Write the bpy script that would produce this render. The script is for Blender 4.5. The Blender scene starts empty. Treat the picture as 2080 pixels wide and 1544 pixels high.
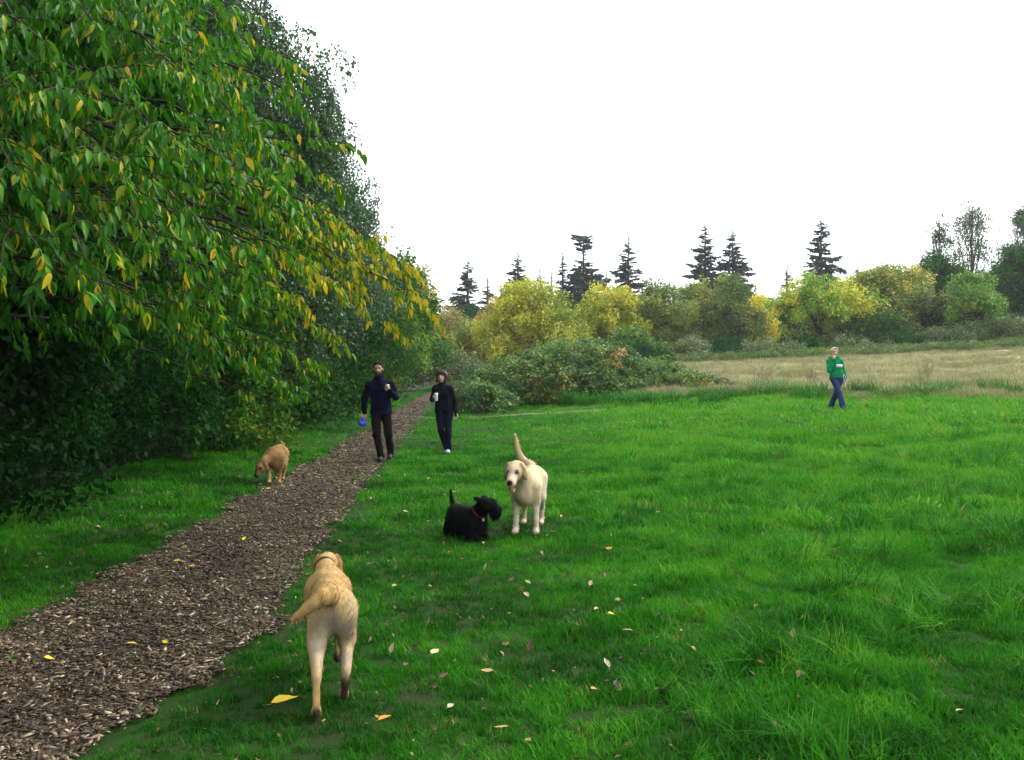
import bpy, math, random
import numpy as np
from mathutils import Vector, Matrix, Euler

scene = bpy.context.scene
COL = scene.collection
R = math.radians
F = 2000.0          # focal length in pixels of the 2080-wide photograph
EYE = 1.58
HORIZON = 755.0

# ------------------------------------------------------------------ camera
cam_data = bpy.data.cameras.new("camera")
cam_data.sensor_width = 36.0
cam_data.lens = 36.0 * F / 2080.0
cam_data.clip_start = 0.1
cam_data.clip_end = 3000.0
cam = bpy.data.objects.new("camera", cam_data)
COL.objects.link(cam)
cam.location = (0, 0, EYE)
cam.rotation_euler = (R(90) - math.atan((772.0 - HORIZON) / F), 0, 0)
scene.camera = cam

# ------------------------------------------------------------------ sky, sun, exposure
SUN_ELEV, SUN_AZ = 42.0, 62.0      # azimuth measured from straight ahead (+Y) towards the right (+X)
world = bpy.data.worlds.new("World")
scene.world = world
world.use_nodes = True
wn, wl = world.node_tree.nodes, world.node_tree.links
wn.clear()
w_out = wn.new("ShaderNodeOutputWorld")
w_bg = wn.new("ShaderNodeBackground")
w_sky = wn.new("ShaderNodeTexSky")
w_sky.sky_type = 'NISHITA'
w_sky.sun_disc = False
w_sky.sun_elevation = R(SUN_ELEV)
w_sky.sun_rotation = R(SUN_AZ)
w_sky.air_density = 1.0
w_sky.dust_density = 4.0
w_sky.ozone_density = 1.0
w_mix = wn.new("ShaderNodeMix")
w_mix.data_type = 'RGBA'
w_mix.inputs[0].default_value = 0.82          # thick even cloud over most of the blue
w_mix.inputs[7].default_value = (8.6, 8.9, 9.3, 1)
wl.new(w_sky.outputs[0], w_mix.inputs[6])
wl.new(w_mix.outputs[2], w_bg.inputs[0])
w_bg.inputs[1].default_value = 0.12
wl.new(w_bg.outputs[0], w_out.inputs[0])

sun_data = bpy.data.lights.new("sun", 'SUN')
sun_data.energy = 1.5
sun_data.angle = R(14)
sun_data.color = (1.0, 0.95, 0.86)
sun = bpy.data.objects.new("sun", sun_data)
COL.objects.link(sun)
_sd = Vector((math.sin(R(SUN_AZ)) * math.cos(R(SUN_ELEV)), math.cos(R(SUN_AZ)) * math.cos(R(SUN_ELEV)), math.sin(R(SUN_ELEV))))
sun.rotation_euler = _sd.to_track_quat('Z', 'Y').to_euler()
sun.location = (20, 20, 30)

vs = scene.view_settings
scene.display_settings.display_device = 'sRGB'
vs.view_transform = 'Standard'
vs.look = 'None'
vs.exposure = 1.35
vs.gamma = 1.0
vs.use_curve_mapping = False
scene.cycles.use_denoising = True
scene.cycles.denoiser = 'OPENIMAGEDENOISE'
scene.cycles.denoising_input_passes = 'RGB_ALBEDO_NORMAL'
scene.cycles.denoising_prefilter = 'ACCURATE'
scene.cycles.use_adaptive_sampling = True
scene.cycles.adaptive_threshold = 0.02
scene.cycles.max_bounces = 4
scene.cycles.diffuse_bounces = 3
scene.cycles.glossy_bounces = 2
scene.cycles.transmission_bounces = 3
scene.cycles.transparent_max_bounces = 4

# ------------------------------------------------------------------ helpers
def sstep(a, b, x):
    t = np.clip((np.asarray(x, float) - a) / (b - a), 0, 1)
    return t * t * (3 - 2 * t)

def vnoise(x, y, z=0.0, s=1.0, seed=0):
    """cheap smooth noise, about -1..1"""
    x = np.asarray(x, float) * s + seed * 13.7
    y = np.asarray(y, float) * s - seed * 7.1
    z = np.asarray(z, float) * s + seed * 3.3
    n = (np.sin(1.7 * x + 0.9 * y + 1.3 * z) + np.sin(-1.1 * x + 2.1 * y - 0.7 * z + 1.7)
         + np.sin(2.9 * x - 1.3 * y + 2.3 * z + 4.1) * .7 + np.sin(0.7 * x + 3.3 * y + 1.9 * z + 2.2) * .7
         + np.sin(4.3 * x + 3.1 * y - 3.7 * z) * .45 + np.sin(-3.7 * x + 4.9 * y + 4.1 * z + .6) * .45)
    return n / 2.6

def T(x, y):
    """ground height"""
    x = np.asarray(x, float); y = np.asarray(y, float)
    z = 0.52 * sstep(-1.5, 8.0, x) * sstep(11.5, 25.5, y)
    slope = 0.0415 * sstep(-3, 13, x) + 0.00115 * np.clip(x - 13, 0, 30)
    z = z + slope * np.clip(y - 30, 0, 45)
    z = z + 0.10 * sstep(-3.6, -5.2, x) * sstep(120, 60, y)
    z = z + 0.018 * vnoise(x, y, 0, 0.9, 2) * sstep(0, 3, np.abs(x) + y * .3)
    return z

def G(px, py):
    """point of the ground seen at a place of the photograph (found by marching along the view)"""
    dx = (px - 1040) / F; dz = -(py - HORIZON) / F
    d = np.linspace(3.0, 160, 8000)
    h = EYE + dz * d - T(dx * d, d)
    i = int(np.argmax(h < 0))
    if h[i] >= 0: i = len(d) - 1
    return float(dx * d[i]), float(d[i]), float(T(dx * d[i], d[i]))

def AT(px, py, d):
    return np.array([(px - 1040) / F * d, d, EYE - (py - HORIZON) / F * d])

def mesh_np(name, verts, faces, smooth=False):
    me = bpy.data.meshes.new(name)
    verts = np.asarray(verts, np.float32)
    if isinstance(faces, np.ndarray):
        nf, k = faces.shape
        me.vertices.add(len(verts)); me.vertices.foreach_set("co", verts.ravel())
        me.loops.add(nf * k); me.loops.foreach_set("vertex_index", faces.astype(np.int32).ravel())
        me.polygons.add(nf); me.polygons.foreach_set("loop_start", np.arange(0, nf * k, k, dtype=np.int32))
        me.update(calc_edges=True)
    else:
        me.from_pydata([tuple(v) for v in verts], [], faces)
    if smooth:
        me.polygons.foreach_set("use_smooth", np.ones(len(me.polygons), bool))
    me.validate()
    return me

def link(name, me, mat=None, parent=None, loc=None):
    o = bpy.data.objects.new(name, me)
    COL.objects.link(o)
    if mat and me is not None and len(me.materials) == 0: me.materials.append(mat)
    if parent: o.parent = parent
    if loc is not None: o.location = loc
    return o

def empty(name, loc, rz=0.0):
    o = bpy.data.objects.new(name, None)
    COL.objects.link(o)
    o.empty_display_size = .2
    o.location = loc; o.rotation_euler = (0, 0, rz)
    return o

def tag(o, label=None, cat=None, group=None, kind=None):
    if label: o["label"] = label
    if cat: o["category"] = cat
    if group: o["group"] = group
    if kind: o["kind"] = kind
    return o

def set_attr(me, name, typ, dom, arr):
    a = me.attributes.new(name, typ, dom)
    arr = np.asarray(arr)
    if typ == 'FLOAT_VECTOR': a.data.foreach_set("vector", arr.astype(np.float32).ravel())
    elif typ == 'FLOAT_COLOR': a.data.foreach_set("color", arr.astype(np.float32).ravel())
    elif typ == 'INT': a.data.foreach_set("value", arr.astype(np.int32))
    else: a.data.foreach_set("value", arr.astype(np.float32))

# ------------------------------------------------------------------ materials
def new_mat(name):
    m = bpy.data.materials.new(name); m.use_nodes = True
    m.node_tree.nodes.clear()
    return m, m.node_tree.nodes, m.node_tree.links

def ramp(nodes, stops):
    r = nodes.new("ShaderNodeValToRGB")
    cr = r.color_ramp
    while len(cr.elements) < len(stops): cr.elements.new(0.5)
    for e, (p, c) in zip(cr.elements, stops):
        e.position = p; e.color = (c[0], c[1], c[2], 1)
    return r

def leaf_mat(name, stops, trans=0.3, rough=0.5, spec=0.3, spread=0.35):
    m, n, l = new_mat(name)
    out = n.new("ShaderNodeOutputMaterial")
    a = n.new("ShaderNodeAttribute"); a.attribute_type = 'INSTANCER'; a.attribute_name = 'tint'
    v = n.new("ShaderNodeAttribute"); v.attribute_type = 'GEOMETRY'; v.attribute_name = 'lv'
    ma = n.new("ShaderNodeMath"); ma.operation = 'MULTIPLY_ADD'
    ma.inputs[1].default_value = spread; l.new(v.outputs['Fac'], ma.inputs[0])
    sb = n.new("ShaderNodeMath"); sb.operation = 'SUBTRACT'; sb.inputs[1].default_value = spread * .5
    l.new(a.outputs['Fac'], sb.inputs[0]); l.new(sb.outputs[0], ma.inputs[2])
    r = ramp(n, stops); l.new(ma.outputs[0], r.inputs[0])
    p = n.new("ShaderNodeBsdfPrincipled")
    p.inputs['Roughness'].default_value = rough
    p.inputs['Specular IOR Level'].default_value = spec
    l.new(r.outputs[0], p.inputs['Base Color'])
    t = n.new("ShaderNodeBsdfTranslucent"); l.new(r.outputs[0], t.inputs[0])
    mx = n.new("ShaderNodeMixShader"); mx.inputs[0].default_value = trans
    l.new(p.outputs[0], mx.inputs[1]); l.new(t.outputs[0], mx.inputs[2])
    l.new(mx.outputs[0], out.inputs[0])
    return m

def noise_mat(name, stops, scale=5.0, detail=6.0, rough=0.85, bump=0.0, bscale=40.0, spec=0.2, coord='Object'):
    m, n, l = new_mat(name)
    out = n.new("ShaderNodeOutputMaterial")
    tc = n.new("ShaderNodeTexCoord")
    nz = n.new("ShaderNodeTexNoise"); nz.inputs['Scale'].default_value = scale; nz.inputs['Detail'].default_value = detail
    nz.inputs['Roughness'].default_value = .65
    l.new(tc.outputs[coord], nz.inputs['Vector'])
    r = ramp(n, stops); l.new(nz.outputs[0], r.inputs[0])
    p = n.new("ShaderNodeBsdfPrincipled")
    p.inputs['Roughness'].default_value = rough; p.inputs['Specular IOR Level'].default_value = spec
    l.new(r.outputs[0], p.inputs['Base Color'])
    if bump:
        b2 = n.new("ShaderNodeTexNoise"); b2.inputs['Scale'].default_value = bscale; b2.inputs['Detail'].default_value = 4
        l.new(tc.outputs[coord], b2.inputs['Vector'])
        bp = n.new("ShaderNodeBump"); bp.inputs['Strength'].default_value = bump; bp.inputs['Distance'].default_value = .02
        l.new(b2.outputs[0], bp.inputs['Height']); l.new(bp.outputs[0], p.inputs['Normal'])
    l.new(p.outputs[0], out.inputs[0])
    return m

def vcol_mat(name, rough=0.75, spec=0.25, nscale=30.0, namp=0.25, bump=0.3, bscale=120.0, sheen=0.0):
    """base colour from the mesh's own colour regions with a little grain"""
    m, n, l = new_mat(name)
    out = n.new("ShaderNodeOutputMaterial")
    a = n.new("ShaderNodeAttribute"); a.attribute_name = 'Col'
    tc = n.new("ShaderNodeTexCoord")
    nz = n.new("ShaderNodeTexNoise"); nz.inputs['Scale'].default_value = nscale; nz.inputs['Detail'].default_value = 5
    l.new(tc.outputs['Object'], nz.inputs['Vector'])
    mr = n.new("ShaderNodeMapRange"); mr.inputs[1].default_value = .3; mr.inputs[2].default_value = .7
    mr.inputs[3].default_value = 1 - namp; mr.inputs[4].default_value = 1 + namp
    l.new(nz.outputs[0], mr.inputs[0])
    mu = n.new("ShaderNodeVectorMath"); mu.operation = 'SCALE'
    l.new(a.outputs['Color'], mu.inputs[0]); l.new(mr.outputs[0], mu.inputs['Scale'])
    p = n.new("ShaderNodeBsdfPrincipled")
    p.inputs['Roughness'].default_value = rough; p.inputs['Specular IOR Level'].default_value = spec
    p.inputs['Sheen Weight'].default_value = sheen
    l.new(mu.outputs[0], p.inputs['Base Color'])
    if bump:
        b2 = n.new("ShaderNodeTexNoise"); b2.inputs['Scale'].default_value = bscale; b2.inputs['Detail'].default_value = 3
        l.new(tc.outputs['Object'], b2.inputs['Vector'])
        bp = n.new("ShaderNodeBump"); bp.inputs['Strength'].default_value = bump; bp.inputs['Distance'].default_value = .01
        l.new(b2.outputs[0], bp.inputs['Height']); l.new(bp.outputs[0], p.inputs['Normal'])
    l.new(p.outputs[0], out.inputs[0])
    return m

def plain_mat(name, col, rough=0.6, spec=0.3, nscale=20, var=.25, bump=0.0, bscale=60):
    c0 = tuple(max(0, c * (1 - var)) for c in col); c1 = tuple(c * (1 + var) for c in col)
    return noise_mat(name, [(0.3, c0), (0.7, c1)], nscale, 4, rough, bump, bscale, spec)

# ------------------------------------------------------------------ scattering of tiny pieces (grass blades, leaf sprays)
_groups = {}
def proto_collection(name, meshes, mat):
    c = bpy.data.collections.new(name)
    for i, me in enumerate(meshes):
        if len(me.materials) == 0: me.materials.append(mat)
        c.objects.link(bpy.data.objects.new("%s_%02d" % (name, i), me))
    return c

def scatter_group(col):
    if col.name in _groups: return _groups[col.name]
    ng = bpy.data.node_groups.new("scatter_" + col.name, 'GeometryNodeTree')
    ng.interface.new_socket("Geometry", in_out='INPUT', socket_type='NodeSocketGeometry')
    ng.interface.new_socket("Geometry", in_out='OUTPUT', socket_type='NodeSocketGeometry')
    n, l = ng.nodes, ng.links
    gi = n.new("NodeGroupInput"); go = n.new("NodeGroupOutput")
    ip = n.new("GeometryNodeInstanceOnPoints")
    ci = n.new("GeometryNodeCollectionInfo")
    ci.inputs['Collection'].default_value = col
    ci.inputs['Separate Children'].default_value = True
    ci.inputs['Reset Children'].default_value = True
    def named(nm, typ):
        a = n.new("GeometryNodeInputNamedAttribute"); a.data_type = typ; a.inputs['Name'].default_value = nm
        return a.outputs['Attribute']
    l.new(gi.outputs[0], ip.inputs['Points'])
    l.new(ci.outputs[0], ip.inputs['Instance'])
    ip.inputs['Pick Instance'].default_value = True
    l.new(named('idx', 'INT'), ip.inputs['Instance Index'])
    e2r = n.new("FunctionNodeEulerToRotation")
    l.new(named('rot', 'FLOAT_VECTOR'), e2r.inputs[0]); l.new(e2r.outputs[0], ip.inputs['Rotation'])
    l.new(named('scl', 'FLOAT'), ip.inputs['Scale'])
    l.new(ip.outputs[0], go.inputs[0])
    _groups[col.name] = ng
    return ng

def scatter(name, col, nproto, pos, rot, scl, tint, parent=None, seed=0):
    pos = np.asarray(pos, np.float32)
    N = len(pos)
    me = bpy.data.meshes.new(name)
    me.vertices.add(N); me.vertices.foreach_set("co", pos.ravel())
    rg = np.random.default_rng(seed + 5)
    set_attr(me, 'rot', 'FLOAT_VECTOR', 'POINT', rot)
    set_attr(me, 'scl', 'FLOAT', 'POINT', scl)
    set_attr(me, 'tint', 'FLOAT', 'POINT', tint)
    set_attr(me, 'idx', 'INT', 'POINT', rg.integers(0, nproto, N))
    o = link(name, me, None, parent)
    md = o.modifiers.new("scatter", 'NODES'); md.node_group = scatter_group(col)
    o["kind"] = "stuff"
    return o

# leaf pieces -------------------------------------------------------
def leaf_pts(L, W, fold=0.25, curl=0.15):
    """one leaf: 8 verts, folded on the midrib and curled; grows along +X, face up +Z"""
    t = np.array([0, .12, .32, .55, .8, 1.0]); w = np.array([0.05, .62, 1.0, .90, .42, 0.02]) * W * .5
    V = []
    for ti, wi in zip(t, w):
        z = -curl * L * ti * ti
        V += [(ti * L, -wi, z + fold * wi), (ti * L, 0, z), (ti * L, wi, z + fold * wi)]
    Q = []
    for i in range(5):
        b = i * 3
        Q += [(b, b + 1, b + 4, b + 3), (b + 1, b + 2, b + 5, b + 4)]
    return np.array(V), Q

def rot_mats(rx, ry, rz):
    cx, sx, cy, sy, cz, sz = np.cos(rx), np.sin(rx), np.cos(ry), np.sin(ry), np.cos(rz), np.sin(rz)
    M = np.empty((len(rx), 3, 3))
    M[:, 0, 0] = cz * cy; M[:, 0, 1] = cz * sy * sx - sz * cx; M[:, 0, 2] = cz * sy * cx + sz * sx
    M[:, 1, 0] = sz * cy; M[:, 1, 1] = sz * sy * sx + cz * cx; M[:, 1, 2] = sz * sy * cx - cz * sx
    M[:, 2, 0] = -sy; M[:, 2, 1] = cy * sx; M[:, 2, 2] = cy * cx
    return M

def leaves_mesh(name, P, Rm, S, leafV, leafQ, lv):
    N, k = len(P), len(leafV)
    V = np.einsum('nij,kj->nki', Rm, leafV) * S[:, None, None] + P[:, None, :]
    Fq = (np.array(leafQ)[None] + (np.arange(N) * k)[:, None, None]).reshape(-1, len(leafQ[0]))
    me = mesh_np(name, V.reshape(-1, 3), Fq, smooth=False)
    set_attr(me, 'lv', 'FLOAT', 'POINT', np.repeat(lv, k))
    return me

DIAMOND_V = np.array([(0, 0, 0), (.5, -.3, .06), (1, 0, -.08), (.5, .3, .06)])
DIAMOND_Q = [(0, 1, 2, 3)]

def blob_spray(name, n, rad, L, seed, droop=0.5, flat=0.7, wide=1.0):
    """a fist of twig ends with n simple leaves spread through a flattened ball"""
    rg = np.random.default_rng(seed)
    d = rg.normal(size=(n, 3)); d /= np.linalg.norm(d, axis=1)[:, None]
    P = d * (rg.random(n) ** .45)[:, None] * rad; P[:, 2] *= flat
    az = rg.random(n) * 6.283
    pit = droop * (0.35 + .9 * rg.random(n))
    rl = rg.normal(size=n) * .6
    Rm = rot_mats(rl, pit, az)
    S = L * (.7 + .6 * rg.random(n))
    V = DIAMOND_V.copy(); V[:, 1] *= wide
    return leaves_mesh(name, P, Rm, S, V, DIAMOND_Q, rg.random(n))

def string_spray(name, n, length, L, seed, side=.22):
    """a hanging birch twig: leaves strung down several weeping threads"""
    rg = np.random.default_rng(seed)
    th = rg.integers(0, 6, n)
    ox = rg.normal(size=(6, 2)) * side
    sw = rg.normal(size=(6, 2)) * .12
    ln = length * (.5 + .7 * rg.random(6))
    t = rg.random(n) ** .8
    P = np.stack([ox[th, 0] * np.minimum(t * 3, 1) + sw[th, 0] * t, ox[th, 1] * np.minimum(t * 3, 1) + sw[th, 1] * t, -t * ln[th]], 1)
    P += rg.normal(size=P.shape) * .03
    Rm = rot_mats(rg.normal(size=n) * .7, .5 + rg.random(n) * .9, rg.random(n) * 6.283)
    V = DIAMOND_V.copy(); V[:, 1] *= 1.25
    return leaves_mesh(name, P, Rm, L * (.7 + .6 * rg.random(n)), V, DIAMOND_Q, rg.random(n))

def tube(points, radii, sides=6):
    """tapered tube along a polyline -> verts, faces"""
    P = np.asarray(points, float); n = len(P)
    V, Q = [], []
    up = np.array([0.13, .27, .95])
    for i in range(n):
        t = P[min(i + 1, n - 1)] - P[max(i - 1, 0)]; t /= (np.linalg.norm(t) + 1e-9)
        a = np.cross(t, up); na = np.linalg.norm(a)
        if na < .15: a = np.cross(t, np.array([1., 0, 0])); na = np.linalg.norm(a)
        a /= na
        b = np.cross(t, a)
        for k in range(sides):
            an = 6.28318 * k / sides
            V.append(P[i] + radii[i] * (a * math.cos(an) + b * math.sin(an)))
    for i in range(n - 1):
        for k in range(sides):
            k2 = (k + 1) % sides
            Q.append((i * sides + k, i * sides + k2, (i + 1) * sides + k2, (i + 1) * sides + k))
    return V, Q

class MB:
    def __init__(s): s.V = []; s.Q = []
    def add(s, V, Q):
        b = len(s.V); s.V += [tuple(v) for v in V]; s.Q += [tuple(b + i for i in q) for q in Q]
    def tube(s, pts, rad, sides=6): s.add(*tube(pts, rad, sides))
    def build(s, name, mat, parent=None, smooth=True):
        me = mesh_np(name, s.V, np.array(s.Q) if len(set(map(len, s.Q))) == 1 else s.Q, smooth)
        return link(name, me, mat, parent)

def bez(a, b, c, n):
    t = np.linspace(0, 1, n)[:, None]
    return (1 - t) ** 2 * np.asarray(a) + 2 * t * (1 - t) * np.asarray(b) + t * t * np.asarray(c)

# ------------------------------------------------------------------ solid bodies from blended shapes
def rc(a, b, ra, rb, col=(.5, .5, .5), k=.03): return ('c', np.array(a, float), np.array(b, float), ra, rb, col, k)
def el(c, r, col=(.5, .5, .5), k=.03, rot=(0, 0, 0)): return ('e', np.array(c, float), np.array(r, float), np.array(Euler(rot).to_matrix()), 0, col, k)

def prim_d(p, P):
    if p[0] == 'c':
        a, b, ra, rb = p[1:5]
        ba = b - a; t = np.clip(((P - a) @ ba) / max(ba @ ba, 1e-9), 0, 1)
        return np.linalg.norm(P - a - t[..., None] * ba, axis=-1) - (ra + (rb - ra) * t)
    c, r, M = p[1:4]
    q = (P - c) @ M
    k0 = np.linalg.norm(q / r, axis=-1); k1 = np.linalg.norm(q / (r * r), axis=-1)
    return np.where(k1 > 1e-6, k0 * (k0 - 1) / np.maximum(k1, 1e-6), -r.min())

def prim_box(p, m):
    if p[0] == 'c':
        rr = max(p[3], p[4]) + m
        return np.minimum(p[1], p[2]) - rr, np.maximum(p[1], p[2]) + rr
    rr = p[2].max() + m
    return p[1] - rr, p[1] + rr

def solid(prims, vox, wrinkle=0.0, wscale=25.0, paint=(), soft=0.012, cut=None):
    """blend the shapes smoothly and skin the result as one closed quad mesh -> verts, quads, colours, normals"""
    boxes = [prim_box(p, .03) for p in prims]
    lo = np.min([b[0] for b in boxes], 0) - vox * 3; hi = np.max([b[1] for b in boxes], 0) + vox * 3
    n = np.ceil((hi - lo) / vox).astype(int) + 1
    Fd = np.full(n, .5, np.float32)
    ax = [lo[i] + np.arange(n[i]) * vox for i in range(3)]
    for p in prims:
        k = p[6]
        b0, b1 = prim_box(p, max(.03, k * 1.3) + vox)
        i0 = np.clip(((b0 - lo) / vox).astype(int), 0, n - 1); i1 = np.clip(((b1 - lo) / vox).astype(int) + 2, 0, n)
        sl = tuple(slice(i0[i], i1[i]) for i in range(3))
        g = np.stack(np.meshgrid(*[ax[i][sl[i]] for i in range(3)], indexing='ij'), -1)
        d = prim_d(p, g); f = Fd[sl]
        h = np.clip(.5 + .5 * (f - d) / k, 0, 1)
        Fd[sl] = f * (1 - h) + d * h - k * h * (1 - h)
    if cut is not None or wrinkle:
        g = np.stack(np.meshgrid(*ax, indexing='ij'), -1)
        if wrinkle:
            Fd = Fd + wrinkle * vnoise(g[..., 0], g[..., 1], g[..., 2] * .6, wscale, 3)
        if cut is not None: Fd = np.maximum(Fd, cut(g))
    S = Fd < 0
    nx, ny, nz = n
    c8 = [(i, j, k) for i in (0, 1) for j in (0, 1) for k in (0, 1)]
    sh = lambda A, c: A[c[0]:nx - 1 + c[0], c[1]:ny - 1 + c[1], c[2]:nz - 1 + c[2]]
    cnt = sum(sh(S, c).astype(np.int8) for c in c8)
    act = (cnt > 0) & (cnt < 8)
    idx = -np.ones(act.shape, np.int64); cells = np.argwhere(act); idx[act] = np.arange(len(cells))
    acc = np.zeros((len(cells), 3)); num = np.zeros(len(cells))
    for c in c8:
        for a in range(3):
            if c[a] == 1: continue
            e = list(c); e[a] = 1
            f0 = Fd[cells[:, 0] + c[0], cells[:, 1] + c[1], cells[:, 2] + c[2]]
            f1 = Fd[cells[:, 0] + e[0], cells[:, 1] + e[1], cells[:, 2] + e[2]]
            m = (f0 < 0) != (f1 < 0)
            t = np.where(m, f0 / np.where(np.abs(f0 - f1) < 1e-9, 1e-9, f0 - f1), 0)
            pt = np.array(c, float)[None].repeat(len(cells), 0); pt[:, a] = t
            acc += np.where(m[:, None], pt, 0); num += m
    V = lo + (cells + acc / np.maximum(num, 1)[:, None]) * vox
    Q = []
    for a in range(3):
        b, c = (a + 1) % 3, (a + 2) % 3
        s0 = [slice(0, n[i]) for i in range(3)]; s1 = list(s0); s0[a] = slice(0, n[a] - 1); s1[a] = slice(1, n[a])
        A, B = S[tuple(s0)], S[tuple(s1)]
        for sgn in (0, 1):
            E = np.argwhere((A & ~B) if sgn == 0 else (~A & B))
            E = E[(E[:, b] > 0) & (E[:, c] > 0) & (E[:, b] < n[b] - 1) & (E[:, c] < n[c] - 1)]
            q = []
            for db, dc in ((1, 1), (0, 1), (0, 0), (1, 0)):
                o = E.copy(); o[:, b] -= db; o[:, c] -= dc; q.append(idx[o[:, 0], o[:, 1], o[:, 2]])
            q = np.stack(q, 1)
            Q.append(q if sgn == 0 else q[:, ::-1])
    Q = np.concatenate(Q)
    # relax a little
    for _ in range(2):
        s = np.zeros_like(V); w = np.zeros(len(V))
        for i in range(4):
            np.add.at(s, Q[:, i], V[Q[:, (i + 1) % 4]] + V[Q[:, (i - 1) % 4]]); np.add.at(w, Q[:, i], 2)
        V = V * .55 + .45 * s / w[:, None]
    fn = np.cross(V[Q[:, 2]] - V[Q[:, 0]], V[Q[:, 3]] - V[Q[:, 1]])
    N = np.zeros_like(V)
    for i in range(4): np.add.at(N, Q[:, i], fn)
    N /= (np.linalg.norm(N, axis=1)[:, None] + 1e-12)
    W = np.zeros(len(V)); C = np.zeros((len(V), 3))
    for p in prims:
        w = np.exp(-np.clip(prim_d(p, V), -.02, .3) / soft); W += w; C += w[:, None] * np.array(p[5])
    C /= W[:, None]
    for (pc, pr, col, fall) in paint:
        d = np.linalg.norm((V - np.array(pc)) / np.array(pr), axis=1)
        a = np.clip((1 + fall - d) / max(fall, 1e-3), 0, 1)[:, None]
        C = C * (1 - a) + a * np.array(col)
    return V, Q, C, N

def solid_obj(name, data, mat, parent=None):
    V, Q, C, N = data
    me = mesh_np(name, V, Q, smooth=True)
    set_attr(me, 'Col', 'FLOAT_COLOR', 'POINT', np.concatenate([C, np.ones((len(C), 1))], 1))
    return link(name, me, mat, parent)

def fur(name, data, n, length, width, comb, mat, parent, seed=0, lift=.5, mask=None, dark=.25, lenf=None):
    V, Q, C, N = data
    rg = np.random.default_rng(seed)
    fq = rg.integers(0, len(Q), n)
    u = rg.random((n, 1)); v = rg.random((n, 1))
    q = Q[fq]
    P = (V[q[:, 0]] * (1 - u) + V[q[:, 1]] * u) * (1 - v) + (V[q[:, 3]] * (1 - u) + V[q[:, 2]] * u) * v
    Nn = N[q[:, 0]]; Cc = C[q[:, 0]] * (1 - dark + 2 * dark * rg.random((n, 1)))
    if mask is not None:
        k = mask(P, Nn, rg); P, Nn, Cc = P[k], Nn[k], Cc[k]
    n = len(P)
    D = np.array(comb)[None] + rg.normal(size=(n, 3)) * .18
    D = D - Nn * (D * Nn).sum(1, keepdims=True)
    D = D / (np.linalg.norm(D, axis=1)[:, None] + 1e-6) + Nn * lift
    D /= np.linalg.norm(D, axis=1)[:, None]
    S = np.cross(D, Nn + rg.normal(size=(n, 3)) * .3); S /= (np.linalg.norm(S, axis=1)[:, None] + 1e-9)
    L = length * (.5 + .8 * rg.random((n, 1)))
    if lenf is not None: L = L * lenf(P)[:, None]
    P = P - Nn * .003
    mid = P + D * L * .55 + Nn * L * .06
    tip = P + D * L + np.array([0, 0, -.12]) * L
    VV = np.stack([P - S * width, P + S * width, mid + S * width * .8, mid - S * width * .8, tip], 1).reshape(-1, 3)
    b = np.arange(n)[:, None] * 5
    F3 = np.concatenate([b + np.array([[0, 1, 2]]), b + np.array([[0, 2, 3]]), b + np.array([[3, 2, 4]])])
    me = mesh_np(name, VV, F3, smooth=True)
    set_attr(me, 'Col', 'FLOAT_COLOR', 'POINT', np.repeat(np.concatenate([Cc, np.ones((n, 1))], 1), 5, 0))
    me.normals_split_custom_set_from_vertices([tuple(v) for v in np.repeat(Nn, 5, 0)])
    o = link(name, me, mat, parent)
    o["kind"] = "stuff"
    return o

# ================================================================== SETTING: ground, path, trail, field
rng = np.random.default_rng(11)
xs = np.concatenate([np.arange(-320, -40, 20), np.arange(-40, -14, 2), np.arange(-14, 16, .3), np.arange(16, 60, 1.5), np.arange(60, 340, 20)])
ys = np.concatenate([np.arange(-80, 0, 5), np.arange(0, 30, .25), np.arange(30, 110, 1.5), np.arange(110, 700, 30)])
gx, gy = np.meshgrid(xs, ys)
gz = T(gx, gy)
nxg, nyg = len(xs), len(ys)
ii = (np.arange(nyg - 1)[:, None] * nxg + np.arange(nxg - 1)[None]).ravel()
gq = np.stack([ii, ii + 1, ii + nxg + 1, ii + nxg], 1)

mat_soil = noise_mat("lawn_soil", [(0.3, (.022, .022, .010)), (.5, (.013, .036, .005)), (.7, (.022, .055, .007))], 1.6, 10, .95, .6, 60, .1)
ground = link("ground", mesh_np("ground", np.stack([gx, gy, gz], -1).reshape(-1, 3), gq, True), mat_soil)
tag(ground, "green lawn ground rising gently towards the field", kind="structure")

PATH_L = np.array([(2.0, -3.0), (5.7, -2.96), (8.9, -3.07), (12.4, -3.3), (17, -3.4), (23.4, -3.75), (34, -4.2), (48, -5.0), (70, -5.9), (92, -5.2)])
PATH_R = np.array([(2.0, -1.95), (4.24, -1.80), (4.9, -1.62), (5.8, -1.50), (6.6, -1.56), (8, -1.76), (11.5, -1.95), (19, -2.3), (27, -2.75), (40, -3.45), (52, -4.15), (70, -5.1), (92, -3.8)])
def pl(y): return np.interp(y, PATH_L[:, 0], PATH_L[:, 1]) + .12 * vnoise(y, y * .3, 0, 1.7, 4) + .07 * vnoise(y, 0, 0, 6.0, 6)
def pr(y): return np.interp(y, PATH_R[:, 0], PATH_R[:, 1]) + .07 * vnoise(y, y * .7, 0, 1.9, 8) + .05 * vnoise(y, 0, 0, 6.5, 9)
def on_path(x, y, m=0.0): return (x > pl(y) - m) & (x < pr(y) + m)

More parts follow.
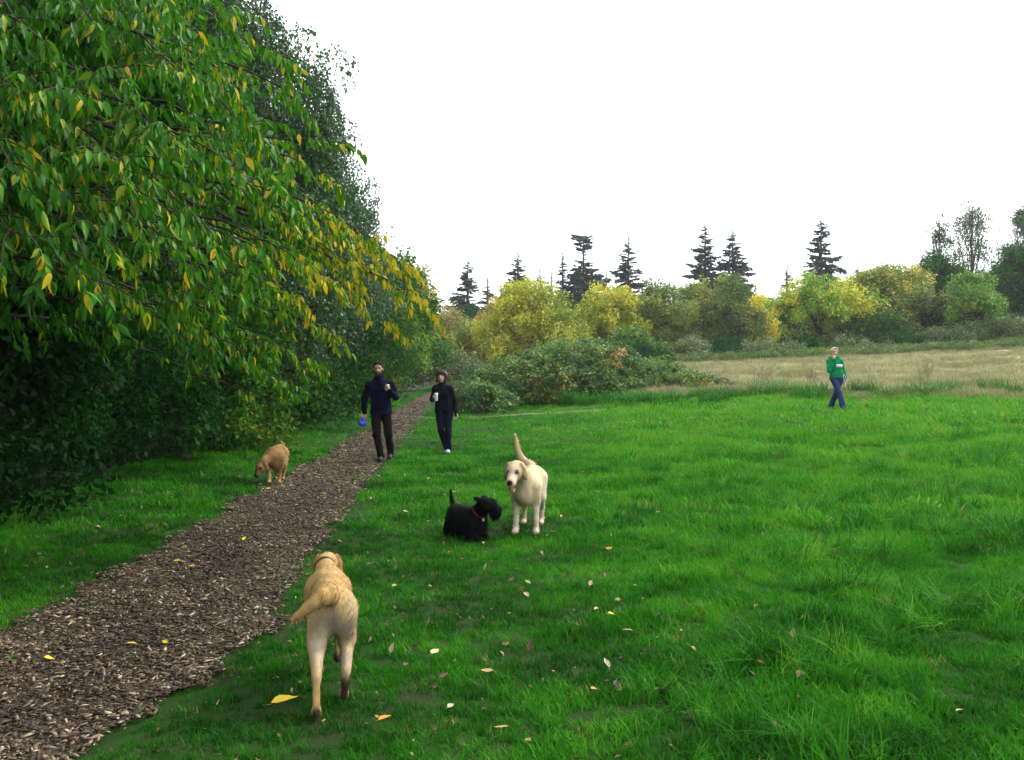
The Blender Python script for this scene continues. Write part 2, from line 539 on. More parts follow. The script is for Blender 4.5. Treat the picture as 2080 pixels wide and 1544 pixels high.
def strip(name, ya, left, right, dz, cols, mat, step=.12):
    v = np.linspace(0, 1, cols)
    Lx, Rx = left(ya), right(ya)
    X = Lx[:, None] * (1 - v) + Rx[:, None] * v; Y = np.repeat(ya[:, None], cols, 1)
    Z = T(X, Y) + dz + .012 * vnoise(X, Y, 0, 7, 1) * np.sin(v * math.pi)[None]
    i = (np.arange(len(ya) - 1)[:, None] * cols + np.arange(cols - 1)[None]).ravel()
    q = np.stack([i, i + 1, i + cols + 1, i + cols], 1)
    return link(name, mesh_np(name, np.stack([X, Y, Z], -1).reshape(-1, 3), q, True), mat)

mat_path = noise_mat("bark_mulch", [(.30, (.020, .014, .009)), (.5, (.055, .040, .026)), (.62, (.10, .075, .048)), (.75, (.19, .15, .10))], 28, 10, .95, .9, 70, .15)
ya = np.concatenate([np.arange(1.5, 30, .12), np.arange(30, 93, .6)])
path = strip("path", ya, pl, pr, .022, 16, mat_path)
tag(path, "brown wood chip path running away along the trees", kind="structure")

# bare trodden trail that leaves the path to the right
def tl(x): return np.interp(x, [-3.4, -1.5, .5, 3, 6], [33.0, 33.8, 34.2, 33.2, 32.4])
tx = np.arange(-3.2, 4.6, .1)
TW = (.55 + .25 * vnoise(tx, 0, 0, 1.7, 3)) * sstep(4.8, 2.5, tx)
V = []
for s in np.linspace(-1, 1, 7):
    Y = tl(tx) + s * TW
    V.append(np.stack([tx, Y, T(tx, Y) + .012], 1))
V = np.stack(V, 1)
i = (np.arange(len(tx) - 1)[:, None] * 7 + np.arange(6)[None]).ravel()
trail = link("trail", mesh_np("trail", V.reshape(-1, 3), np.stack([i, i + 7, i + 8, i + 1], 1), True),
             noise_mat("trodden_earth", [(.35, (.06, .075, .03)), (.5, (.12, .10, .06)), (.65, (.2, .16, .11))], 3, 8, .95, .5, 40, .1))
tag(trail, "narrow bare earth trail crossing the lawn", kind="structure")

# dry field
FE = np.array([(5.0, 37.5), (7, 34.8), (12, 33.2), (18, 32.5), (26, 33.0), (45, 36.0)])
def field_near(x): return np.interp(x, FE[:, 0], FE[:, 1]) + .8 * vnoise(x, 0, 0, .9, 5)
fx = np.arange(5.5, 70, .5); fv = np.linspace(0, 1, 60) ** 1.4
FX = np.repeat(fx[:, None], 60, 1); N0 = field_near(fx)[:, None]
FY = N0 + (105 - N0) * fv[None]
FZ = T(FX, FY) + .03 + .05 * np.clip(vnoise(FX, FY, 0, .5, 4), -1, 1) * sstep(0, 2, FY - N0)
i = (np.arange(len(fx) - 1)[:, None] * 60 + np.arange(59)[None]).ravel()
mat_field = noise_mat("dry_meadow", [(.28, (.10, .105, .04)), (.45, (.19, .18, .080)), (.58, (.27, .255, .12)), (.72, (.21, .205, .095))], .9, 12, .95, .7, 25, .1)
field = link("field", mesh_np("field", np.stack([FX, FY, FZ], -1).reshape(-1, 3), np.stack([i, i + 60, i + 61, i + 1], 1), True), mat_field)
tag(field, "tan dry meadow beyond the lawn", kind="structure")

# ------------------------------------------------------------------ grass (uncountable stuff)
def grass_clump(name, n, rad, h, w, seed, lean=.5, segs=3, curve=.8):
    rg = np.random.default_rng(seed)
    V, Q, lv = [], [], []
    for b in range(n):
        a = rg.random() * 6.283; r = rad * math.sqrt(rg.random())
        base = np.array([r * math.cos(a), r * math.sin(a), -.01])
        az = rg.random() * 6.283
        d = np.array([math.cos(az), math.sin(az), 0]); s = np.array([-d[1], d[0], 0])
        L = h * (.45 + .75 * rg.random()); le = lean * (.2 + rg.random()); ww = w * (.7 + .6 * rg.random())
        b0 = len(V)
        for k in range(segs + 1):
            t = k / segs
            p = base + d * (L * le * t ** (1 + curve)) + np.array([0, 0, L * (t - .28 * le * t * t)])
            wd = ww * (1 - t ** 1.6) * .5 + .0003
            V += [p - s * wd, p + s * wd]
            lv += [0, 0]
        c = rg.random()
        for k in range(2 * (segs + 1)): lv[b0 + k] = c
        for k in range(segs):
            i = b0 + 2 * k
            Q.append((i, i + 1, i + 3, i + 2))
    me = mesh_np(name, V, np.array(Q), True)
    set_attr(me, 'lv', 'FLOAT', 'POINT', lv)
    return me

mat_grass = leaf_mat("grass_blade", [(.0, (.009, .066, .003)), (.30, (.019, .142, .004)), (.60, (.044, .235, .008)), (.82, (.108, .305, .014)), (.95, (.20, .19, .05)), (1, (.27, .22, .10))], .36, .6, .08, .30)
g_short = proto_collection("short_grass", [grass_clump("short_grass_tuft", 22, .055, .060, .0052, 20 + i, .8, 3) for i in range(6)], mat_grass)
g_mid = proto_collection("mid_grass", [grass_clump("mid_grass_tuft", 26, .12, .075, .010, 40 + i, .85, 2) for i in range(6)], mat_grass)
g_far = proto_collection("far_grass", [grass_clump("far_grass_tuft", 56, .30, .075, .013, 60 + i, 1.0, 2) for i in range(5)], mat_grass)
g_long = proto_collection("long_grass", [grass_clump("long_grass_tuft", 30, .07, .24, .0062, 80 + i, 1.15, 5, 1.2) for i in range(6)], mat_grass)

def lush(x, y):
    """how rank the lawn grows: thick and tall to the right, trodden short by the path"""
    m = sstep(-.6, 1.6, x - .10 * (y - 5)) * .75 + .25 * sstep(7, 16, y)
    return np.clip(m + .32 * vnoise(x, y, 0, 1.3, 12) + .22 * vnoise(x, y, 0, 3.1, 14), 0, 1.3)

def grass_points(y0, y1, dens, margin, seed, clear=None):
    rg = np.random.default_rng(seed)
    xm = .54 * y1 + margin
    n = int(dens * 2 * xm * (y1 - y0))
    x = (rg.random(n) * 2 - 1) * xm; y = y0 + (y1 - y0) * rg.random(n)
    k = np.abs(x) < .54 * y + margin
    k &= x > -5.6 - .02 * y
    if y0 > 45: k &= (x < 1.5) & (x > -9.5)
    edge = .12 * rg.normal(size=n)
    k &= ~((x > pl(y) + .03 + edge) & (x < pr(y) - .03 + edge))
    if y1 > 25:
        k &= ~((np.abs(y - tl(x)) < np.interp(x, tx, TW) * .8) & (x > -3.2) & (x < 4.4))
        k &= ~((x > 5.5) & (y > field_near(x) + 1.0 * rg.random(n)))
    return x[k], y[k], rg

def add_grass(name, col, npro, y0, y1, dens, margin, seed, base_s, tintf):
    x, y, rg = grass_points(y0, y1, dens, margin, seed)
    L = lush(x, y)
    bare = vnoise(x, y, 0, 2.2, 31) + .6 * vnoise(x, y, 0, 6.0, 33)
    keep = rg.random(len(x)) < np.clip(.72 + .4 * L - .45 * (bare > .70) * sstep(3.5, .5, x - .1 * y), .12, 1)
    x, y, L = x[keep], y[keep], L[keep]
    N = len(x)
    s = base_s * (.82 + .6 * L) * (.7 + .6 * rg.random(N))
    s *= 1 + sstep(-1, 1.5, x - .05 * y) * (.38 * vnoise(x, y, 0, 1.5, 61) + .30 * vnoise(x, y, 0, 3.4, 63))
    dp = np.minimum(np.abs(x - pl(y)), np.abs(x - pr(y)))
    s *= .6 + .4 * sstep(0, .35, dp)
    rot = np.stack([rg.normal(size=N) * .18, rg.normal(size=N) * .18, rg.random(N) * 6.283], 1)
    tint = np.clip(tintf(x, y, L) + .10 * rg.normal(size=N), 0, .74)
    tint = np.where(rg.random(N) < .012, .93, tint)
    return scatter(name, col, npro, np.stack([x, y, T(x, y)], 1), rot, s, tint, None, seed)

def gt(x, y, L): return .36 + .12 * L + .18 * vnoise(x, y, 0, .55, 17) + .25 * vnoise(x, y, 0, 1.9, 19) + .10 * vnoise(x, y, 0, 5.0, 21) - .05 + .22 * sstep(6, 15, y) * sstep(-1.5, 3, x) + .06 * sstep(9, 20, y)
gr = [add_grass("lawn_grass", g_short, 6, 3.2, 9.5, 420, 1.4, 101, 1.0, gt),
      add_grass("lawn_grass", g_mid, 6, 9.5, 20, 120, 1.6, 102, 1.0, gt),
      add_grass("lawn_grass", g_far, 5, 20, 46, 16, 2.5, 103, 1.0, gt)]
gr.append(add_grass("verge_grass", g_far, 5, 46, 90, 5, 0, 104, 1.15, gt))
tag(gr[3], "green grass beside the far end of the path", "grass")
tag(gr[0], "short green lawn grass close to the path and the dogs", "grass")
tag(gr[1], "short green lawn grass around the walking couple", "grass")
tag(gr[2], "short green lawn grass far off towards the field edge", "grass")

# rank tufts standing out of the lawn
x, y, rg = grass_points(3.4, 17, 34, 1.2, 131)
m = vnoise(x, y, 0, 1.15, 41) + .55 * vnoise(x, y, 0, 2.6, 43) + 1.0 * sstep(-.5, 2.2, x - .06 * y) - .35 * sstep(1.0, -1.5, x)
k = (m > .85) & (x > -1.2 + .02 * y)
x, y, m = x[k], y[k], m[k]; N = len(x)
rank = scatter("rank_grass", g_long, 6, np.stack([x, y, T(x, y)], 1),
               np.stack([rg.normal(size=N) * .35, rg.normal(size=N) * .35, rg.random(N) * 6.283], 1),
               .50 + .70 * np.clip(m - .8, 0, 1.1) * (.6 + .8 * rg.random(N)), np.clip(.36 + .24 * rg.normal(size=N), 0, .80), None, 131)
tag(rank, "long arching blades of rank grass in the lawn", "grass")

# dry meadow grass
mat_straw = leaf_mat("dry_grass_blade", [(0, (.08, .12, .03)), (.3, (.17, .175, .065)), (.6, (.28, .265, .125)), (1, (.40, .375, .21))], .25, .6, .2, .35)
g_dry = proto_collection("dry_grass", [grass_clump("dry_grass_tuft", 34, .35, .42, .020, 150 + i, .7, 3) for i in range(5)], mat_straw)
rg = np.random.default_rng(140)
n = 26000
x = 4.5 + rg.random(n) * 45; u = rg.random(n) ** 1.3
y = field_near(x) + u * (80 - field_near(x))
k = x < .54 * y + 3
x, y = x[k], y[k]; N = len(x)
tint = np.clip(.52 + .18 * vnoise(x, y, 0, .25, 51) + .2 * rg.normal(size=N) - .35 * sstep(64, 76, y) - .55 * np.exp(-(y - field_near(x)) / 2.2), 0, 1)
dry = scatter("dry_grass", g_dry, 5, np.stack([x, y, T(x, y)], 1), np.stack([rg.normal(size=N) * .15, rg.normal(size=N) * .15, rg.random(N) * 6.28], 1),
              (.45 + .5 * rg.random(N)) * (.8 + .3 * vnoise(x, y, 0, .6, 53)), tint, None, 140)
tag(dry, "tan dry grass covering the meadow", "grass")

# ------------------------------------------------------------------ wood chips: the largest as pieces of the path, the rest as one mass
mat_chip = leaf_mat("wood_chip", [(0, (.016, .013, .009)), (.40, (.060, .041, .025)), (.66, (.145, .102, .060)), (.85, (.29, .225, .15)), (1, (.46, .39, .29))], .0, .8, .25, .15)
def chip_mesh(seed):
    rg = np.random.default_rng(seed)
    L, W, H = .008 + .010 * rg.random(), .0030 + .0038 * rg.random(), .0014 + .0014 * rg.random()
    V = np.array([(sx * L, sy * W, sz * H) for sx in (-1, 1) for sy in (-1, 1) for sz in (-1, 1)])
    V += rg.normal(size=V.shape) * np.array([.005, .0022, .0008])
    V[:, 2] += .004 * np.sin(V[:, 0] * 40 + seed)
    Q = np.array([(0, 1, 3, 2), (4, 6, 7, 5), (0, 4, 5, 1), (2, 3, 7, 6), (0, 2, 6, 4), (1, 5, 7, 3)])
    me = mesh_np("wood_chip", V, Q); set_attr(me, 'lv', 'FLOAT', 'POINT', np.full(8, rg.random()))
    return me
chips = [chip_mesh(200 + i) for i in range(8)]
g_chip = proto_collection("chips", chips, mat_chip)
rg = np.random.default_rng(210)
def chip_cloud(y0, y1, dens, sc):
    n = int(dens * 2.2 * (y1 - y0))
    y = y0 + rg.random(n) * (y1 - y0); v = rg.random(n) * 1.10 - .05
    x = pl(y) * (1 - v) + pr(y) * v
    return x, y, np.full(n, sc)
parts_ = [chip_cloud(3.2, 7, 2500, 1.0), chip_cloud(7, 13, 1500, 1.0), chip_cloud(13, 24, 280, 1.5), chip_cloud(24, 50, 60, 2.4)]
x = np.concatenate([p[0] for p in parts_]); y = np.concatenate([p[1] for p in parts_]); sc = np.concatenate([p[2] for p in parts_])
# crumbs spilled on the grass beside the path
n = 500; yy = 3.5 + 16 * rg.random(n) ** 1.5; side = rg.random(n) < .3
xx = np.where(side, pl(yy) - .25 * np.abs(rg.normal(size=n)), pr(yy) + .45 * np.abs(rg.normal(size=n)))
x = np.concatenate([x, xx]); y = np.concatenate([y, yy]); sc = np.concatenate([sc, np.full(n, .7)])
N = len(x)
trod = np.exp(-((x - (pl(y) * .45 + pr(y) * .55)) / .33) ** 2) * (.6 + .6 * vnoise(x, y, 0, 1.6, 71))
tint = np.clip(rg.beta(1.15, 2.2, N) + .09 - .18 * trod + .08 * vnoise(x, y, 0, 3, 73), 0, 1)
z = T(x, y) + .024 + .008 * rg.random(N) + .012 * vnoise(x, y, 0, 7, 1)
rot = np.stack([rg.normal(size=N) * .22, rg.normal(size=N) * .22, rg.random(N) * 6.283], 1)
s = sc * (.40 + .95 * rg.random(N) ** 2.2)
seen = np.where((np.abs(x) < .51 * y) & (y > 4.05) & (tint > .25), s / y, 0)
order = np.argsort(-seen)
big, rest = order[:300], order[300:]
for j in big:
    o = bpy.data.objects.new("wood_chip", chips[int(rg.integers(0, 8))]); COL.objects.link(o); o.parent = path
    o.location = (x[j], y[j], z[j] + .006); o.rotation_euler = rot[j]; o.scale = (s[j],) * 3; o["tint"] = float(tint[j])
scatter("wood_chips", g_chip, 8, np.stack([x, y, z], 1)[rest], rot[rest], s[rest], tint[rest], path, 211)

# ================================================================== TREES AND SHRUBS
mat_bark = noise_mat("bark", [(.3, (.02, .016, .012)), (.55, (.055, .045, .035)), (.75, (.11, .095, .075))], 14, 8, .95, .9, 45, .1)
mat_birchbark = noise_mat("birch_bark", [(.35, (.05, .045, .04)), (.5, (.28, .27, .25)), (.7, (.42, .41, .38))], 9, 6, .9, .5, 30, .1)

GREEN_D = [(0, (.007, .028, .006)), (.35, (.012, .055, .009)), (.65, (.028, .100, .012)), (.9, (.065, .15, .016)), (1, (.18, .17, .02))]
GREY_G = [(0, (.022, .055, .022)), (.4, (.040, .098, .032)), (.7, (.072, .14, .040)), (1, (.15, .19, .05))]
CHERRY = [(0, (.007, .048, .003)), (.30, (.018, .120, .004)), (.55, (.050, .210, .005)), (.68, (.14, .27, .006)), (.80, (.46, .38, .010)), (.92, (.58, .38, .012)), (1, (.52, .22, .02))]
YEL_G = [(0, (0.0732, 0.132, 0.012)), (0.35, (0.2074, 0.2772, 0.018)), (0.65, (0.4392, 0.4488, 0.025)), (0.85, (0.671, 0.5676, 0.035)), (1, (0.72, 0.5544, 0.04))]
OLIVE = [(0, (0.054, 0.1056, 0.02)), (0.35, (0.102, 0.1782, 0.028)), (0.6, (0.192, 0.2508, 0.032)), (0.85, (0.432, 0.396, 0.04)), (1, (0.576, 0.4356, 0.05))]
ORANGE = [(0, (0.099, 0.102, 0.03)), (0.4, (0.231, 0.192, 0.04)), (0.7, (0.418, 0.288, 0.05)), (1, (0.55, 0.336, 0.06))]
BRIGHT = [(0, (0.0438, 0.1125, 0.01)), (0.4, (0.1125, 0.25, 0.014)), (0.75, (0.2625, 0.3875, 0.018)), (1, (0.6, 0.525, 0.03))]
FIR = [(0, (.008, .016, .012)), (.5, (.016, .032, .022)), (1, (.04, .06, .035))]
WILLOW = [(0, (0.0525, 0.0978, 0.03)), (0.5, (0.1155, 0.1725, 0.055)), (1, (0.21, 0.2645, 0.09))]

def sprays(name, mat, **kw):
    kind = kw.pop('kind', 'blob')
    fn = blob_spray if kind == 'blob' else string_spray
    return proto_collection(name, [fn(name, seed=300 + 7 * i + len(name), **kw) for i in range(5)], mat)

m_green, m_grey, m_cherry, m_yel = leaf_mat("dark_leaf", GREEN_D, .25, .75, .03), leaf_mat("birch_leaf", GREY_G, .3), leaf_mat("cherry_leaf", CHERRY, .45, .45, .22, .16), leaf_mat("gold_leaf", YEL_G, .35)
m_olive, m_orange, m_bright, m_fir, m_willow = leaf_mat("olive_leaf", OLIVE, .3), leaf_mat("rust_leaf", ORANGE, .3), leaf_mat("lime_leaf", BRIGHT, .35), leaf_mat("fir_needle", FIR, .1, .6), leaf_mat("willow_leaf", WILLOW, .3)

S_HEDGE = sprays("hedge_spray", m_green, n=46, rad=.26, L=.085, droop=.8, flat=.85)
S_HEDGE_FAR = sprays("thicket_spray", m_green, n=90, rad=.50, L=.11, droop=.8, flat=.8)
S_BIRCH = sprays("birch_spray", m_grey, kind='string', n=190, length=.85, L=.055)
S_BIRCH_B = sprays("alder_spray", m_grey, n=52, rad=.40, L=.10, droop=.9, flat=.9)
FAR = {k: sprays(k + "_spray", m, n=64, rad=.66, L=.20, droop=.7, flat=.8) for k, m in
       (("gold", m_yel), ("olive", m_olive), ("rust", m_orange), ("lime", m_bright), ("dark", m_green), ("willow", m_willow), ("grey", m_grey))}
S_BARE = sprays("thin_spray", m_grey, n=14, rad=.75, L=.24, droop=.6, flat=.9)

def crown_points(lobes, dens, seed, shell=.55, gap=-.55, gscale=.9, lower=None):
    """points through the volume of overlapping ellipsoids, thickest near their skins, thinned where gaps open"""
    rg = np.random.default_rng(seed)
    out = []
    for c, r in lobes:
        c = np.array(c, float); r = np.array(r, float) * np.ones(3)
        area = 4 * math.pi * ((r[0] * r[1]) ** 1.6 / 3 + (r[0] * r[2]) ** 1.6 / 3 + (r[1] * r[2]) ** 1.6 / 3) ** (1 / 1.6)
        n = max(6, int(area * dens))
        d = rg.normal(size=(n, 3)); d /= np.linalg.norm(d, axis=1)[:, None]
        rad = shell + (1 - shell) * rg.random(n) ** .7
        rad *= 1 + .16 * vnoise(d[:, 0], d[:, 1], d[:, 2], 2.6, seed % 17) + .05 * rg.normal(size=n)
        out.append(c + d * rad[:, None] * r)
    P = np.concatenate(out)
    k = vnoise(P[:, 0], P[:, 1], P[:, 2], gscale, seed % 23) > gap
    if lower is not None: k &= P[:, 2] > lower
    return P[k], rg

def limbs(trunk_top, lobes, base_r, seed, base=(0, 0, 0), sub=4):
    rg = np.random.default_rng(seed)
    mb = MB()
    b = np.array(base, float); tt = np.array(trunk_top, float)
    n = 9
    pts = b + (tt - b) * np.linspace(0, 1, n)[:, None]
    pts[1:] += rg.normal(size=(n - 1, 3)) * np.array([.04, .04, 0]) * base_r * 6
    rad = base_r * np.linspace(1, .35, n); rad[0] *= 1.45; 
    mb.tube(pts, rad, 9)
    for c, r in lobes:
        c = np.array(c, float); r = np.array(r, float) * np.ones(3)
        i = int(np.clip(n * .35 + rg.integers(0, n * .6), 2, n - 1))
        a = pts[i]
        mid = (a + c) / 2 + np.array([0, 0, .25 * np.linalg.norm(c - a) * .4])
        p = bez(a, mid, c, 6)
        r0 = rad[i] * .6
        mb.tube(p, r0 * np.linspace(1, .35, 6), 6)
        for _ in range(sub):
            e = c + rg.normal(size=3) * r * .5
            mb.tube(bez(p[3], (p[4] + e) / 2, e, 4), r0 * np.array([.35, .25, .16, .06]), 4)
    return mb

def tree(name, label, base, lobes, spray, mat_trunk, dens, trunk_top, base_r, seed, cat="tree", group=None, tint=(.5, .2), scl=(.8, .4), gap=-.55,
         shell=.55, tintf=None, upright=False, gscale=.9, sub=4, nproto=5):
    root = empty(name, base)
    tag(root, label, cat, group)
    limbs(trunk_top, lobes, base_r, seed, (0, 0, -.15), sub).build("trunk", mat_trunk, root)
    P, rg = crown_points(lobes, dens, seed, shell, gap, gscale, .15)
    N = len(P)
    t = tint[0] + tint[1] * (.55 * vnoise(P[:, 0], P[:, 1], P[:, 2], .8, seed % 11) + .6 * rg.normal(size=N))
    if tintf is not None: t = t + tintf(P)
    tl_ = .06 if upright else .45
    rot = np.stack([rg.normal(size=N) * tl_, rg.normal(size=N) * tl_, rg.random(N) * 6.283], 1)
    scatter("crown", spray, nproto, P, rot, scl[0] + scl[1] * rg.random(N), np.clip(t, 0, 1), root, seed)
    return root

# ------------------------------------------------------------------ the cherry tree whose boughs hang over the path
CH = np.array([-5.3, 7.4, 0.0])
cherry = empty("cherry_tree", CH)
tag(cherry, "cherry tree with long drooping green and yellow leaves over the path", "tree")
rg = np.random.default_rng(900)
mbT, mbL = MB(), MB()
trunk_p = np.array([(0, 0, -.15), (.03, .02, .6), (.08, 0, 1.3), (.16, .05, 2.2), (.15, .1, 3.2), (.25, .1, 4.3), (.3, .2, 5.6), (.35, .2, 7.0)])
mbT.tube(trunk_p, [.21, .17, .155, .14, .12, .10, .07, .03], 10)
mbT.build("trunk", mat_bark, cherry)
# bough tips as world points: (px, py, distance) of the photograph; z of the fork on the trunk
TIPS = [(470, 15, 6.3, 4.6), (395, 60, 5.6, 4.2), (300, -30, 5.2, 4.3), (560, 110, 7.0, 4.4), (610, 240, 7.4, 4.0), (690, 330, 7.8, 3.8), (655, 395, 7.4, 3.6),
        (545, 385, 6.2, 3.5), (700, 480, 8.6, 3.4), (770, 525, 9.0, 3.3), (835, 575, 9.3, 3.2), (868, 655, 9.6, 3.0), (805, 690, 9.5, 2.8),
        (735, 640, 9.0, 2.9), (690, 715, 9.3, 2.5), (640, 770, 9.8, 2.3), (600, 640, 7.8, 2.8), (520, 560, 6.6, 3.0), (470, 480, 5.9, 3.2), (560, 500, 6.8, 3.1),
        (430, 590, 6.2, 2.7), (330, 480, 5.2, 3.1), (200, 570, 4.8, 2.9), (150, 540, 4.7, 2.8), (60, 480, 4.6, 3.2), (20, 330, 4.5, 3.6), (130, 180, 4.6, 3.9),
        (230, 320, 4.9, 3.5), (330, 250, 5.2, 3.7), (420, 300, 5.6, 3.6), (480, 200, 6.0, 3.9), (60, 60, 4.8, 4.2), (180, 30, 5.0, 4.4), (-80, 250, 4.6, 3.8),
        (-120, 450, 4.8, 3.2), (380, 420, 5.4, 3.3), (270, 420, 4.9, 3.3), (620, 560, 7.6, 3.0), (540, 690, 8.4, 2.5), (660, 600, 8.3, 3.0), (720, 570, 8.7, 3.2),
        (330, 620, 6.8, 2.6), (450, 690, 7.8, 2.4), (100, 300, 4.9, 3.7), (350, 130, 5.4, 4.1), (430, 130, 5.8, 4.2), (540, 290, 6.7, 3.8), (600, 470, 7.2, 3.4),
        (560, 770, 9.4, 2.2), (480, 790, 9.6, 2.1), (250, 160, 5.0, 4.0), (20, 170, 4.7, 4.0), (180, 450, 4.8, 3.1)]
leafP, leafD, leafE = [], [], []      # position, direction, extremity 0..1 (towards the outer bough ends)
def add_twig(a, d, L, ext, depth=0):
    """a twig that arches down, with leaves hanging from both sides"""
    n = max(5, int(L / .027))
    p = np.array(a, float); dv = np.array(d, float)
    pts = [p.copy()]
    step = L / n
    for i in range(n):
        dv = dv + np.array([0, 0, -.05 - .03 * rg.random()]) + rg.normal(size=3) * .05
        dv /= np.linalg.norm(dv)
        p = p + dv * step; pts.append(p.copy())
        for s in (-1, 1):
            if rg.random() < .80:
                side = np.cross(dv, [0, 0, 1.0]); side /= (np.linalg.norm(side) + 1e-6)
                ld = dv * (.4 + .4 * rg.random()) + side * s * (.45 + .5 * rg.random()) + np.array([0, 0, -.7 - 1.2 * rg.random()])
                leafP.append(p + rg.normal(size=3) * .008); leafD.append(ld / np.linalg.norm(ld)); leafE.append(ext)
    mbL.tube(pts[::2] if len(pts[::2]) > 1 else pts, np.linspace(.0055, .0015, len(pts[::2])), 4)
for (px, py, d, fz) in TIPS:
    if px > 590: px, py = px - 18, py - 42
    tip = AT(px, py, d) - CH
    a = np.array([np.interp(fz, trunk_p[:, 2], trunk_p[:, 0]), np.interp(fz, trunk_p[:, 2], trunk_p[:, 1]), fz])
    ln = np.linalg.norm(tip - a)
    ctl = (a + tip) / 2 + np.array([0, 0, .16 * ln]) + rg.normal(size=3) * .08 * ln
    n = int(ln / .16) + 4
    pts = bez(a, ctl, tip, n)
    pts[1:-1] += rg.normal(size=(n - 2, 3)) * .018
    mbL.tube(pts, np.linspace(.011 + .0055 * ln, .004, n), 6)
    for i in range(int(n * .22), n):
        f = i / (n - 1)
        t = pts[min(i + 1, n - 1)] - pts[i - 1]; t /= np.linalg.norm(t)
        for s in (-1, 1):
            if rg.random() < .80:
                side = np.cross(t, [0, 0, 1.0]); side /= np.linalg.norm(side)
                dv = t * .7 + side * s * (.5 + .7 * rg.random()) + np.array([0, 0, rg.normal() * .30 + .05])
                add_twig(pts[i], dv / np.linalg.norm(dv), (.20 + .30 * rg.random()) * (1.15 - .35 * f), f)
    add_twig(tip, (pts[-1] - pts[-3]) / np.linalg.norm(pts[-1] - pts[-3]), .3, 1.0)
mbL.build("bough", mat_bark, cherry)
leafP, leafD, leafE = np.array(leafP), np.array(leafD), np.array(leafE)
# unseen leaf mass above the picture, added to keep sky light off the hedge
S_UP = sprays("cherry_spray", m_cherry, n=70, rad=.42, L=.11, droop=1.0, flat=.8)
uq, urg = crown_points([((.2, -.6, 5.6), (2.0, 2.4, 1.3)), ((.4, 1.6, 5.2), (1.8, 2.0, 1.2)), ((.3, .3, 6.8), (1.5, 1.6, .9)), ((-.6, -2.2, 5.0), (1.5, 1.5, 1.0)), ((1.0, 3.4, 4.4), (1.5, 1.5, .8))], 7, 903, .3, -.9)
scatter("unseen_shade_leaves", S_UP, 5, uq, np.stack([urg.normal(size=len(uq)) * .4, urg.normal(size=len(uq)) * .4, urg.random(len(uq)) * 6.28], 1), .8 + .5 * urg.random(len(uq)), np.clip(.35 + .12 * urg.normal(size=len(uq)), 0, 1), cherry, 903)
N = len(leafP)
W = leafP + CH
rr = rg.random(N)
# yellowing: strongest in the low outer boughs above the path
yz = sstep(.3, .9, leafE) * sstep(-2.3, -1.2, W[:, 0]) * sstep(3.6, 2.5, W[:, 2]) * sstep(6.2, 8.0, W[:, 1]) + .12 * sstep(.6, 1, leafE)
yz = yz * (.55 + .6 * (vnoise(W[:, 0], W[:, 1], W[:, 2], 2.2, 5) * .5 + .5))
turn = rr < np.clip(.018 + .66 * yz, 0, .7)
tint = np.where(turn, .68 + .24 * rg.random(N) ** 1.3, .40 + .12 * rg.normal(size=N) + .14 * yz + .10 * sstep(-3.2, -1.2, W[:, 0]))
tint = np.clip(tint, .05, 1)
yaw = np.arctan2(leafD[:, 1], leafD[:, 0]); pit = -np.arcsin(np.clip(leafD[:, 2], -1, 1))
rot = np.stack([rg.normal(size=N) * .8, pit + rg.normal(size=N) * .25, yaw], 1)
lsc = .46 + .46 * rg.random(N)
def cherry_leaf(i):
    V, Q = leaf_pts(.112, .034 + .006 * (i % 3), .28 + .12 * i, .06 + .13 * i)
    V[:, 2] += .004 * np.sin(V[:, 0] * 60 + i)
    me = mesh_np("cherry_leaf", V, np.array(Q), True); set_attr(me, 'lv', 'FLOAT', 'POINT', np.full(len(V), .5))
    me.materials.append(m_cherry)
    return me
cl = [cherry_leaf(i) for i in range(4)]
S_CHERRY = proto_collection("cherry_leaves", cl, m_cherry)
pxx = np.abs(W[:, 0] / W[:, 1]); vz = (W[:, 2] - EYE) / W[:, 1]
show = np.where((pxx < .51) & (vz < .37) & (W[:, 1] > 2.5), lsc / np.linalg.norm(W - np.array([0, 0, EYE]), axis=1), 0)
# the 300 that show largest: nearest to the eye with nothing of the tree before them
order = np.argsort(-show)
taken, big = set(), []
for j in order:
    cell = (int(W[j, 0] / W[j, 1] * 45), int(vz[j] * 45))
    if cell in taken: continue
    taken.add(cell); big.append(j)
    if len(big) == 300: break
bigset = np.zeros(N, bool); bigset[big] = True
for j in big:
    o = bpy.data.objects.new("leaf", cl[int(rg.integers(0, 4))]); COL.objects.link(o); o.parent = cherry
    o.location = leafP[j]; o.rotation_euler = rot[j]; o.scale = (float(lsc[j]),) * 3; o["tint"] = float(tint[j])
k = ~bigset
scatter("leaves", S_CHERRY, 4, leafP[k], rot[k], lsc[k], tint[k], cherry, 905)
print("cherry leaves", N)

# ------------------------------------------------------------------ hedgerow shrubs under and behind the cherry; nearest three tinted dark to imitate shade
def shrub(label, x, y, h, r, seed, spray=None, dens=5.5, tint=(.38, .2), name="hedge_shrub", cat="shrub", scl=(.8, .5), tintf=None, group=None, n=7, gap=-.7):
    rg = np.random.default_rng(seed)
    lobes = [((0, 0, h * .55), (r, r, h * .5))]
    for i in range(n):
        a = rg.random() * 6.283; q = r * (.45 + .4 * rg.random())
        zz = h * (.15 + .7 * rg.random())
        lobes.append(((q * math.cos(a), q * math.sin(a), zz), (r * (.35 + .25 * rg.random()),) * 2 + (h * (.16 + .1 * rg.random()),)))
    return tree(name, label, (x, y, float(T(x, y))), lobes, spray or S_HEDGE, mat_bark, dens, (0, 0, h * .6), .05 + .012 * h, seed, cat, group, tint, scl, gap, .6, tintf, sub=2)

